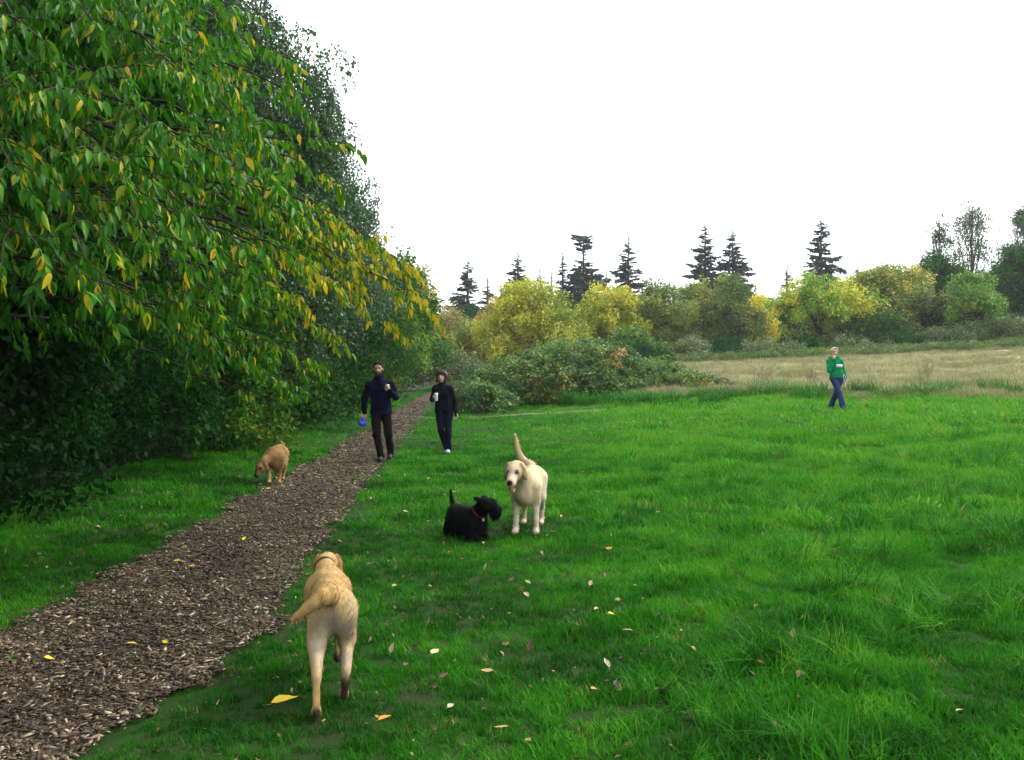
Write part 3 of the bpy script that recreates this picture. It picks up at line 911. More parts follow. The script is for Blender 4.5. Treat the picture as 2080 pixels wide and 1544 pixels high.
shrub("hedge shrub with leaves tinted near black as shade, nearest the camera beside the strip of grass", -5.9, 8.1, 2.3, 1.35, 501, dens=9, tint=(.10, .14))
shrub("hedge shrub with leaves tinted dark as shade under the cherry boughs, second along the grass strip", -5.75, 10.6, 2.7, 1.45, 502, dens=8.5, tint=(.12, .15))
shrub("bramble-leaved shrub tinted dark as deep shade behind the golden dog", -5.6, 13.4, 2.5, 1.35, 503, dens=8.5, tint=(.24, .2))
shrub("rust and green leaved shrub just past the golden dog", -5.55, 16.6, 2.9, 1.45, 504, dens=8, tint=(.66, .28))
shrub("green shrub with yellowing tips left of the walking man", -5.7, 20.0, 3.2, 1.6, 505, S_HEDGE_FAR, 3.6, (.72, .25))
shrub("grey green low shrub at the path edge beyond the man", -5.8, 24.5, 2.1, 1.5, 506, S_HEDGE_FAR, 3.2, (.50, .22))
shrub("tall dark holly-like shrub behind the walking man's shoulder", -6.0, 29.5, 3.6, 1.7, 507, S_HEDGE_FAR, 3.2, (.36, .2))
shrub("round green shrub between the walking couple, by the path", -6.9, 37.0, 3.6, 2.0, 508, S_HEDGE_FAR, 2.8, (.48, .2))

def lobed(h, r, n, seed, z0=.25, rz=.22, top=.8):
    rg = np.random.default_rng(seed)
    n = int(n * 1.5)
    L = [((0, 0, h * .56), (r * .60, r * .60, h * .34))]
    for i in range(n):
        a = i * 2.4 + rg.random() * .6
        zz = h * (z0 + (1 - z0) * rg.random() ** .8 * .92)
        w = math.sin(math.pi * min(1, (zz / h - z0 * .5) / (1 - z0 * .5)) ** top) ** .7
        q = r * w * (.45 + .30 * rg.random())
        q *= 1.12
        L.append(((q * math.cos(a), q * math.sin(a), zz), (r * (.20 + .2 * rg.random()),) * 2 + (h * rz * (.55 + .5 * rg.random()),)))
    return L

# trees standing along the hedgerow
def LT(x, y): return (x, y, float(T(x, y)))
tree("birch_tree", "tall weeping birch with grey green leaves rising behind the cherry", LT(-7.3, 19.5), lobed(9.6, 3.6, 20, 1, .12, .13, 1.0) + [((2.2, 0, 7.0), (1.9, 1.9, 1.5)), ((1.3, .2, 8.3), (1.6, 1.6, 1.1)), ((2.8, -.2, 5.4), (1.5, 1.7, 1.5)), ((2.5, 0, 3.6), (1.6, 1.8, 1.4)), ((.2, 0, 8.8), (1.5, 1.5, 1.1))], S_BIRCH, mat_birchbark, 4.4, (.2, .1, 8.2), .20, 511,
     tint=(.42, .22), scl=(.85, .5), gap=-.75, upright=True, gscale=1.0)
tree("birch_tree", "second, lower birch of the hedgerow beside the tall weeping one", LT(-7.2, 27.5), lobed(8.6, 3.2, 18, 2, .12, .14, 1.0) + [((1.5, 0, 6.3), (2.0, 1.9, 1.4)), ((2.1, -.2, 4.4), (1.7, 1.8, 1.5)), ((.6, 0, 7.6), (1.6, 1.6, 1.1))], S_BIRCH, mat_birchbark, 4.2, (.2, .1, 8.5), .16, 512,
     tint=(.45, .22), scl=(.85, .5), gap=-.75, upright=True, gscale=1.0)
tree("alder_tree", "grey green tree with an airy top at the end of the birches", LT(-8.0, 35.5), lobed(9.8, 3.6, 16, 3, .15, .16), S_BIRCH_B, mat_bark, 2.0, (.1, 0, 7.5), .15, 513, tint=(.5, .22), scl=(.9, .6), gap=-.4)
tree("hedge_tree", "dense dark green tree closing the left of the path behind the woman", LT(-8.2, 47), lobed(7.6, 3.9, 16, 4, .08, .2), S_HEDGE_FAR, mat_bark, 1.9, (.1, 0, 5.5), .16, 514, tint=(.66, .2), scl=(1.1, .6))
tree("hedge_tree", "mid green rounded tree where the path bends out of sight", LT(-8.2, 60), lobed(8.0, 4.2, 16, 5, .08, .2), FAR["dark"], mat_bark, 1.1, (.1, 0, 5.5), .16, 515, tint=(.62, .2), scl=(.9, .5))
tree("hedge_tree", "olive green tree with a yellowing top at the far end of the path", LT(-9.0, 76), lobed(9.0, 4.8, 16, 6, .08, .2), FAR["olive"], mat_bark, 1.0, (.1, 0, 6), .17, 516, tint=(.50, .25), scl=(1., .5))
tree("hedge_shrub", "bright green bush with yellow shoots behind the woman's head", LT(-6.3, 52), lobed(4.4, 2.1, 10, 7, .05, .22), FAR["lime"], mat_bark, 1.5, (0, 0, 3), .07, 517, "shrub", tint=(.42, .25), scl=(.6, .4))
# taller trees deeper in the wood, seen only as darkness and leaf between the boughs
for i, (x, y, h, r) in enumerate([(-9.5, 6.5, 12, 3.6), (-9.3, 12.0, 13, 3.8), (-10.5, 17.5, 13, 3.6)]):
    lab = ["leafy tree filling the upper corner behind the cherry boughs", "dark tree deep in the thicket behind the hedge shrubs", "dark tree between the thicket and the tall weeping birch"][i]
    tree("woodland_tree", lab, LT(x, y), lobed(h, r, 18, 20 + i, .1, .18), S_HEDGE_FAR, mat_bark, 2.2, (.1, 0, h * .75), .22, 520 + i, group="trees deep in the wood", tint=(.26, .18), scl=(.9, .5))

# unseen trees added behind the photographer to shade the near grass
for i, (x, y, h, r) in enumerate([(-8.5, -3.0, 13, 4.0), (-3.5, -8.5, 13, 4.4)]):
    lab = ["unseen shade tree added beside the photographer", "unseen shade tree added over the path behind the photographer", "unseen shade tree added over the lawn behind the photographer", "unseen shade tree added by the field behind the photographer"][i]
    tree("woodland_tree", lab, LT(x, y), lobed(h, r, 16, 30 + i, .18, .18), S_HEDGE_FAR, mat_bark, 1.3, (.1, 0, h * .75), .24, 530 + i, group="unseen shade trees behind the photographer", tint=(.45, .18), scl=(1.1, .6))

# ------------------------------------------------------------------ broadleaf trees beyond the field
def far_tree(label, px, top, half, d, kind, seed, tint=(.5, .25), dens=1.05, z0=.08, rz=.18, n=15, name="broadleaf_tree", cat="tree", trunk=.16, scl=(.75, .5), tintf=None, gap=-.6, top_=.8, group="broadleaf trees beyond the field"):
    x = (px - 1040) / F * d
    zb = float(T(x, d))
    h = EYE + (HORIZON - top) / F * d - zb
    r = 1.32 * half / F * d
    return tree(name, label, (x, d, zb), lobed(h, r, n, seed, z0, rz, top_), FAR[kind] if kind in FAR else kind, mat_bark, dens, (.1 * r, 0, h * .75), trunk, seed, cat, group, tint, scl, gap, .5, tintf, sub=3)

top_gold = lambda P: .10 * sstep(1, 6, P[:, 2]) - .18 * sstep(-.5, 2.5, P[:, 0]) 
far_tree("rust brown tree nearest the end of the path", 915, 618, 45, 98, "rust", 601, (.45, .25))
far_tree("tan and olive bush left of the golden tree", 958, 650, 48, 80, "olive", 602, (.62, .25), cat="shrub", name="broadleaf_shrub")
far_tree("orange brown tree peeping behind the golden tree's left side", 1012, 612, 48, 92, "rust", 603, (.55, .22))
far_tree("broad round golden green tree behind the bramble mound", 1080, 588, 92, 74, "gold", 604, (.46, .20), dens=1.3, tintf=top_gold, n=20, top_=.6)
far_tree("bright yellow topped tree right of the round golden one", 1236, 583, 64, 78, "gold", 605, (.58, .22), tintf=lambda P: .16 * sstep(2, 7, P[:, 2]) - .16)
far_tree("dark green bush at the foot of the yellow topped tree", 1285, 672, 42, 72, "lime", 606, (.20, .2), cat="shrub", name="broadleaf_shrub")
far_tree("dull olive tree with a ragged top, right of the yellow topped tree", 1345, 572, 62, 80, "olive", 607, (.40, .25), z0=.05)
far_tree("olive and brown tree standing under the twin firs", 1425, 582, 55, 84, "olive", 608, (.46, .25))
far_tree("grey green tree with a rounded dark head under the twin firs", 1492, 562, 46, 82, "olive", 609, (.34, .2), z0=.15)
far_tree("narrow yellow orange tree beside the bright lime tree", 1540, 588, 27, 86, "gold", 610, (.80, .15), rz=.14)
far_tree("bright yellow green tree with open boughs behind the woman in green", 1662, 563, 84, 78, "lime", 611, (.62, .28), dens=.85, z0=.22, rz=.13, n=20, trunk=.22, gap=-.25, tintf=lambda P: .25 * sstep(0, 3, P[:, 0]))
far_tree("dark shadowy tree filling the gap left of the lime tree", 1590, 612, 52, 92, "dark", 612, (.45, .2))
far_tree("broad green tree with orange crown right of the lime tree", 1808, 545, 80, 82, "olive", 613, (.48, .22), tintf=lambda P: .32 * sstep(3, 8, P[:, 2]) - .05, n=18)
far_tree("dull green bush under the orange crowned tree", 1760, 640, 62, 77, "dark", 614, (.66, .2), cat="shrub", name="broadleaf_shrub")
far_tree("tall dark green tree right of the orange crowned tree", 1912, 520, 60, 84, "dark", 615, (.56, .2), n=18)
far_tree("fresh green tree in front of the dark ones near the frame's right edge", 1982, 556, 46, 76, "lime", 616, (.36, .2), dens=1.3)
far_tree("dark tree cut by the right edge of the picture", 2068, 512, 66, 82, "dark", 617, (.50, .2), n=18)
far_tree("dark green tree just out past the picture's right edge", 2180, 500, 80, 80, "dark", 618, (.5, .2))
far_tree("olive tree hiding the trunks below the single tall fir", 1712, 600, 50, 95, "olive", 619, (.4, .2))
# thin half-bare trees rising above
for i, (px, top, half, d, lab) in enumerate([(1905, 438, 36, 96, "thin half-bare tree, left of the three above the dark wood"), (1972, 408, 60, 97, "tallest half-bare tree with a dark forked trunk above the wood"),
                                            (2085, 420, 62, 92, "half-bare leafy tree cut by the right edge high above the wood")]):
    x = (px - 1040) / F * d; zb = float(T(x, d)); h = EYE + (HORIZON - top) / F * d - zb; r = half / F * d
    tree("bare_tree", lab, (x, d, zb), lobed(h, r, 24, 40 + i, .45, .10), S_BARE if i < 2 else FAR["grey"], mat_bark, .95 if i < 2 else .7, (.1, 0, h * .96), .13, 640 + i, "tree",
         "half-bare trees above the wood", (.45, .2), (.6, .5), -.1, .3, sub=6)
# grey willow scrub along the far edge of the field
for i, (px, top, half, d, kind, lab) in enumerate([
        (1395, 690, 52, 73, "willow", "grey green scrub bush at the left end of the field's far edge"), (1480, 690, 48, 74, "dark", "dark scrub bush below the twin firs at the field edge"),
        (1560, 686, 50, 74, "willow", "pale willow bush left of the woman in green at the field edge"), (1640, 690, 46, 75, "dark", "dark scrub bush under the lime tree"),
        (1730, 680, 52, 75, "willow", "dull willow bush right of the woman in green"), (1830, 672, 56, 75, "dark", "dark scrub bush under the orange crowned tree's right side"),
        (1925, 664, 56, 75, "willow", "grey willow bush before the tall dark tree"), (2030, 645, 66, 75, "willow", "largest grey willow bush at the right end of the field"),
        (1310, 700, 48, 68, "dark", "dark scrub bush behind the bramble mound's right shoulder"), (2130, 640, 60, 75, "willow", "grey willow bush past the picture's right edge"),
        (950, 712, 40, 66, "willow", "pale grey bush behind the bramble mound's left end")]):
    far_tree(lab, px, top, half, d, kind, 660 + i, (.45, .2), 1.2, .03, .25, 9, "scrub_bush", "shrub", .05, (.6, .4), group="scrub along the field's far edge")
# rusty bracken at the foot of the far scrub
rg = np.random.default_rng(690)
x = 8 + rg.random(1500) * 36; y = 69 + rg.random(1500) * 6
brk = scatter("bracken", FAR["olive"], 5, np.stack([x, y, T(x, y) + .2 + .35 * rg.random(1500)], 1), np.stack([rg.normal(size=1500) * .3, rg.normal(size=1500) * .3, rg.random(1500) * 6.28], 1),
              .25 + .4 * rg.random(1500), np.clip(.16 + .18 * rg.normal(size=1500), 0, 1), None, 690)
tag(brk, "olive and tan bracken along the far edge of the field", "bracken")

# a far wood that reads as one mass
rg = np.random.default_rng(700)
n = 5200
px = 860 + rg.random(n) * 1500; d = 112 + rg.random(n) * 14
x = (px - 1040) / F * d; zt = EYE + (HORIZON - (640 + 14 * vnoise(px, 0, 0, .03, 3) - .03 * (px - 1040))) / F * d
z = T(x, 90) + rg.random(n) ** .6 * (zt - T(x, 90))
wood = scatter("woodland", FAR["dark"], 5, np.stack([x, d, z], 1), np.stack([rg.normal(size=n) * .4, rg.normal(size=n) * .4, rg.random(n) * 6.28], 1), 1.3 + .8 * rg.random(n), np.clip(.5 + .2 * rg.normal(size=n) + .2 * vnoise(px, 0, 0, .05, 2), 0, 1), None, 700)
tag(wood, "dark far woodland behind the autumn trees", "woodland")

# ------------------------------------------------------------------ firs
def fir_branch(name, seed):
    """one drooping fir branch along +X, 1 m long: hanging sprays of needles either side"""
    rg = np.random.default_rng(seed)
    P, A, lv = [], [], []
    n = 46
    t = rg.random(n) ** .8
    s = rg.choice([-1, 1], n)
    y = s * rg.random(n) * .26 * (1 - t * .7) * (t ** .3)
    z = -.30 * t ** 1.6 + .10 * np.maximum(t - .75, 0) - np.abs(y) * .35 - rg.random(n) * .05
    P = np.stack([t, y, z], 1)
    Rm = rot_mats(rg.normal(size=n) * .5, .35 + .6 * rg.random(n), s * (.4 + .6 * rg.random(n)))
    V = DIAMOND_V.copy(); V[:, 1] *= .95
    return leaves_mesh(name, P, Rm, .20 + .18 * rg.random(n), V, DIAMOND_Q, rg.random(n))
S_FIR = proto_collection("fir_branches", [fir_branch("fir_branch", 800 + i) for i in range(6)], m_fir)

def fir(label, px, top, half, d, seed, bare=.12, tuft=False, base_py=None, dens=1.0, name="fir_tree"):
    rg = np.random.default_rng(seed)
    x = (px - 1040) / F * d; zb = 3.0 if px > 1300 else 1.5
    h = EYE + (HORIZON - top + 12) / F * d - zb; r = .90 * half / F * d
    root = empty(name, (x, d, zb)); tag(root, label, "fir", "firs above the autumn trees")
    mb = MB(); mb.tube([(0, 0, -3), (.05, 0, h * .3), (.0, .05, h * .7), (0, 0, h)], [.42, .34, .18, .03], 8); mb.build("trunk", mat_bark, root)
    P, rot, sc = [], [], []
    z = h * bare
    while z < h * .985:
        f = 1 - z / h
        prof = (f ** .8) * 1.75 if not tuft else (np.interp(f, [0, .05, .10, .16, .20, .3, .45, 1], [.22, .50, .40, .13, .25, .75, 1.2, 1.5]))
        m = 4 + int(rg.random() * 3)
        gapz = rg.random() < .10
        for i in range(m):
            if gapz or rg.random() < .12: continue
            L = r * prof * (.55 + .65 * rg.random())
            if rg.random() < .06: L *= 1.35
            a = rg.random() * 6.283
            P.append((0, 0, z + rg.normal() * .1)); rot.append((rg.normal() * .2, -.12 + rg.normal() * .16 + .30 * (1 - f) * -1, a)); sc.append(max(L, .25))
        z += (.24 + .22 * rg.random()) * (.5 + .6 * f) / dens
    N = len(P)
    scatter("branches", S_FIR, 6, P, rot, sc, np.clip(.5 + .25 * rg.normal(size=N), 0, 1), root, seed)
    return root
D = 135
fir("leftmost tall fir, beside the end of the hedgerow", 950, 538, 38, D, 811)
fir("small fir just right of the leftmost tall one", 990, 572, 24, D, 812)
fir("smallest fir tip in the gap above the rust tree", 1018, 598, 14, D, 813)
fir("pointed fir above the round golden tree's left side", 1052, 520, 36, D, 814)
fir("low broad fir right of the pointed one above the golden tree", 1097, 556, 30, D, 815, name="fir_tree")
fir("slender fir close beside the tufted one", 1143, 520, 24, D, 816)
fir("tall fir with a bare neck and a tuft on top", 1185, 486, 44, D, 817, tuft=True)
fir("sparse fir standing alone above the yellow topped tree", 1276, 488, 40, D, 818, dens=.75)
fir("left of the twin firs, tall and open", 1432, 462, 44, D, 819, dens=.9)
fir("right of the twin firs, a little shorter", 1488, 476, 44, D, 820, dens=.9)
fir("small dark fir left of the single tall fir", 1598, 546, 26, D, 821)
fir("single tall fir, the tallest right of the gap in the trees", 1667, 449, 42, D, 822)
fir("small fir tip between the slender fir and the sparse one", 1232, 560, 16, D, 824)
fir("tiny fir tip right of the low broad one above the golden tree", 1120, 566, 13, D, 825)
fir("low bushy conifer between the tall fir and the orange crowned tree", 1742, 546, 32, D, 823)

# ------------------------------------------------------------------ bramble mound and tussocks at the edge of the lawn
m_bramble = leaf_mat("bramble_leaf", [(0, (.035, .085, .022)), (.4, (.085, .185, .040)), (.68, (.16, .26, .055)), (.82, (.22, .24, .05)), (.92, (.45, .32, .04)), (1, (.40, .13, .06))], .3, .5, .25, .45)
S_BRAM = sprays("bramble_spray", m_bramble, n=60, rad=.36, L=.125, droop=.5, flat=.6, wide=1.3)
def mound(name, label, x, y, lobes, seed, dens=6, spray=None, tint=(.45, .3), scl=(.6, .5)):
    root = empty(name, (x, y, float(T(x, y)))); tag(root, label, "brambles")
    P, rg = crown_points(lobes, dens, seed, .8, -.75, 1.1, .05)
    N = len(P)
    t = tint[0] + tint[1] * (.5 * vnoise(P[:, 0], P[:, 1], P[:, 2], 1.0, seed % 11) + .55 * rg.normal(size=N))
    scatter("leaves", spray or S_BRAM, 5, P, np.stack([rg.normal(size=N) * .5, rg.normal(size=N) * .5, rg.random(N) * 6.28], 1), scl[0] + scl[1] * rg.random(N), np.clip(t, 0, 1), root, seed)
    mb = MB()
    for i in range(60):
        c, r = lobes[int(rg.integers(0, len(lobes)))]
        a = rg.random() * 6.283; c = np.array(c); r = np.array(r)
        p0 = c + r * np.array([math.cos(a) * .5, math.sin(a) * .5, -.2]); p0[2] = max(p0[2], 0)
        p2 = c + r * np.array([math.cos(a) * 1.12, math.sin(a) * 1.12, .1 + .5 * rg.random()])
        mb.tube(bez(p0, (p0 + p2) / 2 + np.array([0, 0, r[2] * .9]), p2, 7), np.linspace(.012, .005, 7), 4)
    mb.build("canes", plain_mat("bramble_cane", (.09, .045, .035), .7), root)
    return root
mound("bramble_mound", "broad mound of green brambles with yellow and red leaves before the golden tree", 2.6, 42.0,
      [((0, 0, .6), (3.2, 2.4, 1.85)), ((-1.9, -.3, .3), (2.2, 2.0, 1.6)), ((2.6, 0, .3), (2.5, 2.0, 1.4)), ((4.3, .2, .1), (1.7, 1.6, .9)), ((.6, -1.2, .2), (2.4, 1.5, 1.2)), ((-3.3, -.6, .2), (1.7, 1.5, 1.15)), ((1.0, .3, 1.45), (1.6, 1.4, 1.1)), ((-.6, -.6, 1.3), (1.4, 1.2, 1.0))], 860)
mound("bramble_clump", "low dark leafy clump at the left foot of the bramble mound", -1.35, 36.5, [((0, 0, .35), (1.0, .9, .85)), ((.7, .2, .2), (.8, .7, .65)), ((-.5, .1, .2), (.6, .6, .6))], 861, 8, S_BRAM, (.26, .18))
mound("bramble_clump", "low straggling brambles trailing off the mound's right end into the field", 7.6, 41.0, [((0, 0, .1), (1.3, 1.0, .55)), ((1.0, .4, 0), (.9, .8, .4))], 862, 5, S_BRAM, (.55, .3))

g_tus = proto_collection("tussock_grass", [grass_clump("tussock_blades", 220, .26, .36, .010, 880 + i, 1.5, 4, 1.0) for i in range(4)], mat_grass)
TUS = [(1040, 818), (1085, 820), (1160, 822), (1206, 822), (1262, 818), (1300, 820), (1330, 822), (1375, 818), (1430, 808), (1452, 820), (1490, 812), (1552, 806), (1600, 804), (1640, 812), (1660, 806), (1752, 800), (1790, 808), (1845, 800), (1885, 806), (1930, 798), (2018, 796), (2050, 802), (985, 822)]
for i, (px, py) in enumerate(TUS):
    x, y, z = G(px, py)
    o = bpy.data.objects.new("grass_tussock", g_tus.objects[i % 4].data); COL.objects.link(o)
    rg = np.random.default_rng(890 + i)
    o.location = (x, y, z); o.rotation_euler = (0, 0, rg.random() * 6.28)
    s = 1.5 + .9 * rg.random(); o.scale = (s * (.9 + .7 * rg.random()), s * .9, s)
    o["tint"] = float(.12 + .2 * rg.random())
    tag(o, "dark green grass tussock in the row where the lawn meets the dry field", "tussock", "grass tussocks along the field edge")
# tall dead stalks in the field
m_weed = plain_mat("dead_stalk", (.16, .11, .07), .8)
for i, (px, py, h) in enumerate([(1556, 790, 1.0), (1648, 790, .9), (1880, 780, .9)]):
    x, y, z = G(px, py)
    rg = np.random.default_rng(895 + i); mb = MB()
    for k in range(9):
        b = np.array([rg.normal() * .18, rg.normal() * .18, 0]); t = b + np.array([rg.normal() * .12, rg.normal() * .12, h * (.6 + .5 * rg.random())])
        mb.tube(bez(b, (b + t) / 2 + rg.normal(size=3) * .04, t, 5), np.linspace(.012, .005, 5), 4)
        for q in range(4):
            s = b + (t - b) * (.5 + .12 * q); e = s + np.array([rg.normal() * .10, rg.normal() * .10, .10]); mb.tube([s, e], [.006, .012], 4)
    o = mb.build("weed_stalks", m_weed); o.location = (x, y, z)
    tag(o, ["cluster of dead brown weed stalks left of the woman in green", "cluster of dead weed stalks just beside the woman in green", "cluster of dead brown weed stalks right of the woman in green"][i], "weeds")

# ================================================================== DOGS
mat_fur = vcol_mat("dog_coat", .8, .1, 16, .14, .25, 220)
mat_strand = vcol_mat("dog_hair", .8, .08, 8, .1, 0)

def xf(prims, origin, eul):
    M = np.array(Euler(eul).to_matrix()); o = np.array(origin, float); out = []
    for p in prims:
        if p[0] == 'c': out.append(('c', o + M @ p[1], o + M @ p[2]) + p[3:])
        else: out.append(('e', o + M @ p[1], p[2], M @ p[3]) + p[4:])
    return out
def xp(paint, origin, eul):
    M = np.array(Euler(eul).to_matrix()); o = np.array(origin, float)
    return [(tuple(o + M @ np.array(c)), r, col, f) for c, r, col, f in paint]

def lab_head(c, pale, ear, mouth=0.0, eye=(.012, .008, .006), nose=(.012, .010, .010), muzzle=None, long_hair=False):
    mz = muzzle or pale
    h = [el((0, 0, 0), (.088, .074, .068), c, .03), el((.055, 0, .012), (.045, .055, .040), c, .03),
         rc((.07, 0, -.018), (.165, 0, -.030), .050, .040, mz, .03), el((.15, 0, -.045), (.045, .043, .032), mz, .02),
         el((.02, .042, -.032), (.05, .035, .04), pale, .03), el((.02, -.042, -.032), (.05, .035, .04), pale, .03),
         rc((.03, 0, -.062), (.135, 0, -.072 - mouth), .032, .020, pale, .015),
         el((.203, 0, -.012), (.016, .023, .018), nose, .006)]
    for s in (-1, 1):
        h.append(el((.083, s * .041, .020), (.010, .012, .010), eye, .004))
        h.append(rc((-.015, s * .066, .040), (-.012, s * .088, -.005), .018, .022, ear, .015))
        h.append(el((-.005, s * .093, -.040), (.042, .015, .060), ear, .015, (s * .22, 0, 0)))
    if mouth: h.append(el((.125, 0, -.068 - mouth * .35), (.055, .026, .010 + mouth * .3), (.16, .03, .03), .004))
    p = [((.083, .043, .022), (.018, .017, .015), eye, .5), ((.083, -.043, .022), (.018, .017, .015), eye, .5), ((.205, 0, -.012), (.022, .026, .020), nose, .3)]
    return h, p

def lab_body(c, pale, hind, front, head_at, neck_r=(.092, .072), tail=None, tailr=(.036, .020), tailc=None, chest=1.0, belly=1.0, feet=None):
    P = [rc((.17, 0, .405), (-.03, 0, .415), .130 * chest, .122 * belly, c, .05), rc((-.03, 0, .415), (-.24, 0, .435), .122 * belly, .112, c, .05),
         el((.20, 0, .385), (.15, .108, .145), c, .05), el((-.26, 0, .445), (.115, .110, .105), c, .05), el((.03, 0, .365), (.18, .100, .088), pale, .05),
         rc((.22, 0, .455), head_at, neck_r[0], neck_r[1], c, .05)]
    for s, (knee, hock, paw) in zip((1, -1), hind):
        hip = (-.27, s * .070, .425)
        fc = feet or pale
        P += [rc(hip, knee, .092, .056, pale, .045), rc(knee, hock, .052, .029, pale, .03), rc(hock, paw, .023, .022, c, .02),
              el((paw[0] + .025, paw[1], max(.024, paw[2] - .006)), (.048, .031, .025), fc, .015)]
    for s, (elbow, wrist, paw) in zip((1, -1), front):
        sh = (.20, s * .085, .42)
        P += [rc(sh, elbow, .080, .050, c, .04), rc(elbow, wrist, .039, .026, pale, .025), rc(wrist, paw, .025, .024, pale, .02),
              el((paw[0] + .022, paw[1], max(.024, paw[2] - .006)), (.046, .032, .025), pale, .015)]
        for q in (-.018, 0, .018): P.append(el((paw[0] + .055, paw[1] + q, max(.016, paw[2] - .014)), (.016, .011, .014), pale, .008))
    if tail is not None:
        t = np.array(tail, float); r = np.linspace(tailr[0], tailr[1], len(t))
        r[0] *= .85; r[1] *= 1.12
        for i in range(len(t) - 1): P.append(rc(t[i], t[i + 1], r[i], r[i + 1], (tailc or c), .03 if i == 0 else .006))
    return P

def dog(name, label, base, yaw, prims, paint, vox, furs, scale=1.0, cat="dog", sy=1.0):
    data = solid(prims, vox, .0022, 30, paint=paint)
    o = solid_obj(name, data, mat_fur)
    o.location = base; o.rotation_euler = (0, 0, yaw); o.scale = (scale, scale * sy, scale)
    tag(o, label, cat)
    for i, kw in enumerate(furs): fur("fur", data, mat=mat_strand, parent=o, seed=77 + i, **kw)
    return o

def ring(name, c, axis, r, w, th, mat, parent, squash=1.0):
    """a flat strap closed round a neck"""
    ax = Vector(axis).normalized(); q = ax.to_track_quat('Z', 'Y').to_matrix(); V, Q = [], []
    n = 28
    for i in range(n):
        a = 6.28318 * i / n
        for rr, hh in ((r, -w / 2), (r + th, -w / 2), (r + th, w / 2), (r, w / 2)):
            V.append(tuple(Vector(c) + q @ Vector((rr * math.cos(a), rr * math.sin(a) * squash, hh))))
    for i in range(n):
        j = (i + 1) % n
        for k in range(4): Q.append((i * 4 + k, j * 4 + k, j * 4 + (k + 1) % 4, i * 4 + (k + 1) % 4))
    return link(name, mesh_np(name, V, np.array(Q), True), mat, parent)

# --- yellow labrador walking away, nearest the camera
Y1, Y1P, Y1E = (.36, .235, .092), (.37, .275, .145), (.27, .155, .052)
head1 = (.515, -.015, .500)
h, hp = lab_head(Y1, Y1P, Y1E)
pr1 = lab_body(Y1, Y1P,
               [((-.30, .098, .275), (-.485, .105, .175), (-.560, .108, .045)), ((-.19, -.095, .27), (-.335, -.080, .150), (-.295, -.072, .030))],
               [((.16, .095, .27), (.15, .075, .12), (.13, .060, .030)), ((.17, -.095, .28), (.20, -.07, .16), (.14, -.065, .085))],
               (.44, .01, .50), tail=[(-.31, 0, .500), (-.37, .015, .525), (-.41, .06, .528), (-.425, .11, .508), (-.43, .165, .480), (-.43, .215, .450), (-.425, .245, .430)], tailr=(.054, .014), tailc=(.36, .23, .085)) + xf(h, head1, (0, .35, -.06))
DARK = (.045, .028, .018)
paint1 = xp(hp, head1, (0, .35, -.06)) + [((-.60, .108, .03), (.035, .05, .04), DARK, .5), ((-.335, -.072, .045), (.03, .05, .055), DARK, .6), ((.11, -.065, .085), (.04, .04, .03), DARK, .5),
     ((-.385, .0, .40), (.06, .030, .055), (.26, .20, .14), 1.0), ((-.37, .07, .28), (.04, .04, .09), (.36, .29, .20), 1.0), ((-.34, -.085, .28), (.04, .04, .09), (.37, .30, .21), 1.0)]
lab1 = dog("dog", "yellow labrador walking away from the camera beside the path, tail swung aside", (-.925, 4.985, .005), R(103), pr1, paint1, .0085,
           [dict(n=14000, length=.026, width=.0018, comb=(-.9, 0, -.5), lift=.20, dark=.22)], sy=.77)
ring("collar", (.385, .01, .492), (.9, 0, .18), .076, .018, .004, plain_mat("dark_collar", (.06, .045, .03), .6), lab1)

# --- pale labrador facing the camera
P2, P2P, P2E = (.47, .38, .225), (.47, .41, .30), (.235, .15, .062)
head2 = (.470, -.060, .585)
E2 = (0, .42, -.12)
h, hp = lab_head(P2, P2P, P2E, mouth=.055, muzzle=(.60, .45, .30))
hp += [((.075, s_ * .046, .012), (.022, .022, .026), (.20, .13, .07), .8) for s_ in (-1, 1)][:0] + [((.13, s_ * .030, -.085), (.05, .012, .018), (.05, .02, .02), .6) for s_ in (-1, 1)]
h.append(el((.150, 0, -.098), (.045, .022, .010), (.42, .10, .10), .004))
pr2 = lab_body(P2, P2P,
               [((-.20, .092, .275), (-.37, .085, .155), (-.34, .080, .030)), ((-.21, -.092, .275), (-.36, -.100, .155), (-.33, -.105, .030))],
               [((.17, .100, .29), (.185, .105, .125), (.19, .108, .035)), ((.17, -.098, .29), (.195, -.098, .125), (.215, -.100, .035))],
               (.40, -.04, .575), neck_r=(.098, .076), chest=.93, belly=1.0,
               tail=[(-.34, 0, .500), (-.41, -.05, .525), (-.45, -.11, .555), (-.46, -.165, .605), (-.46, -.20, .68), (-.45, -.215, .75), (-.44, -.225, .815)], tailr=(.056, .018), tailc=(.40, .30, .17)) + xf(h, head2, E2)
paint2 = xp(hp, head2, E2) + [((.06, .13, .42), (.12, .05, .08), (.66, .52, .30), 1.0)]
lab2 = dog("dog", "cream labrador facing the camera with tail raised and mouth open", (.165, 9.72, float(T(.165, 9.72)) + .02), R(-99), pr2, paint2, .0085,
           [dict(n=9000, length=.026, width=.0028, comb=(-.8, 0, -.5), lift=.20, dark=.20),
            dict(n=1600, length=.05, width=.0024, comb=(-.2, 0, -.6), lift=.5, dark=.15, mask=lambda P, N, rg: (P[:, 0] < -.40) & (P[:, 2] > .5))], 1.11, sy=.86)

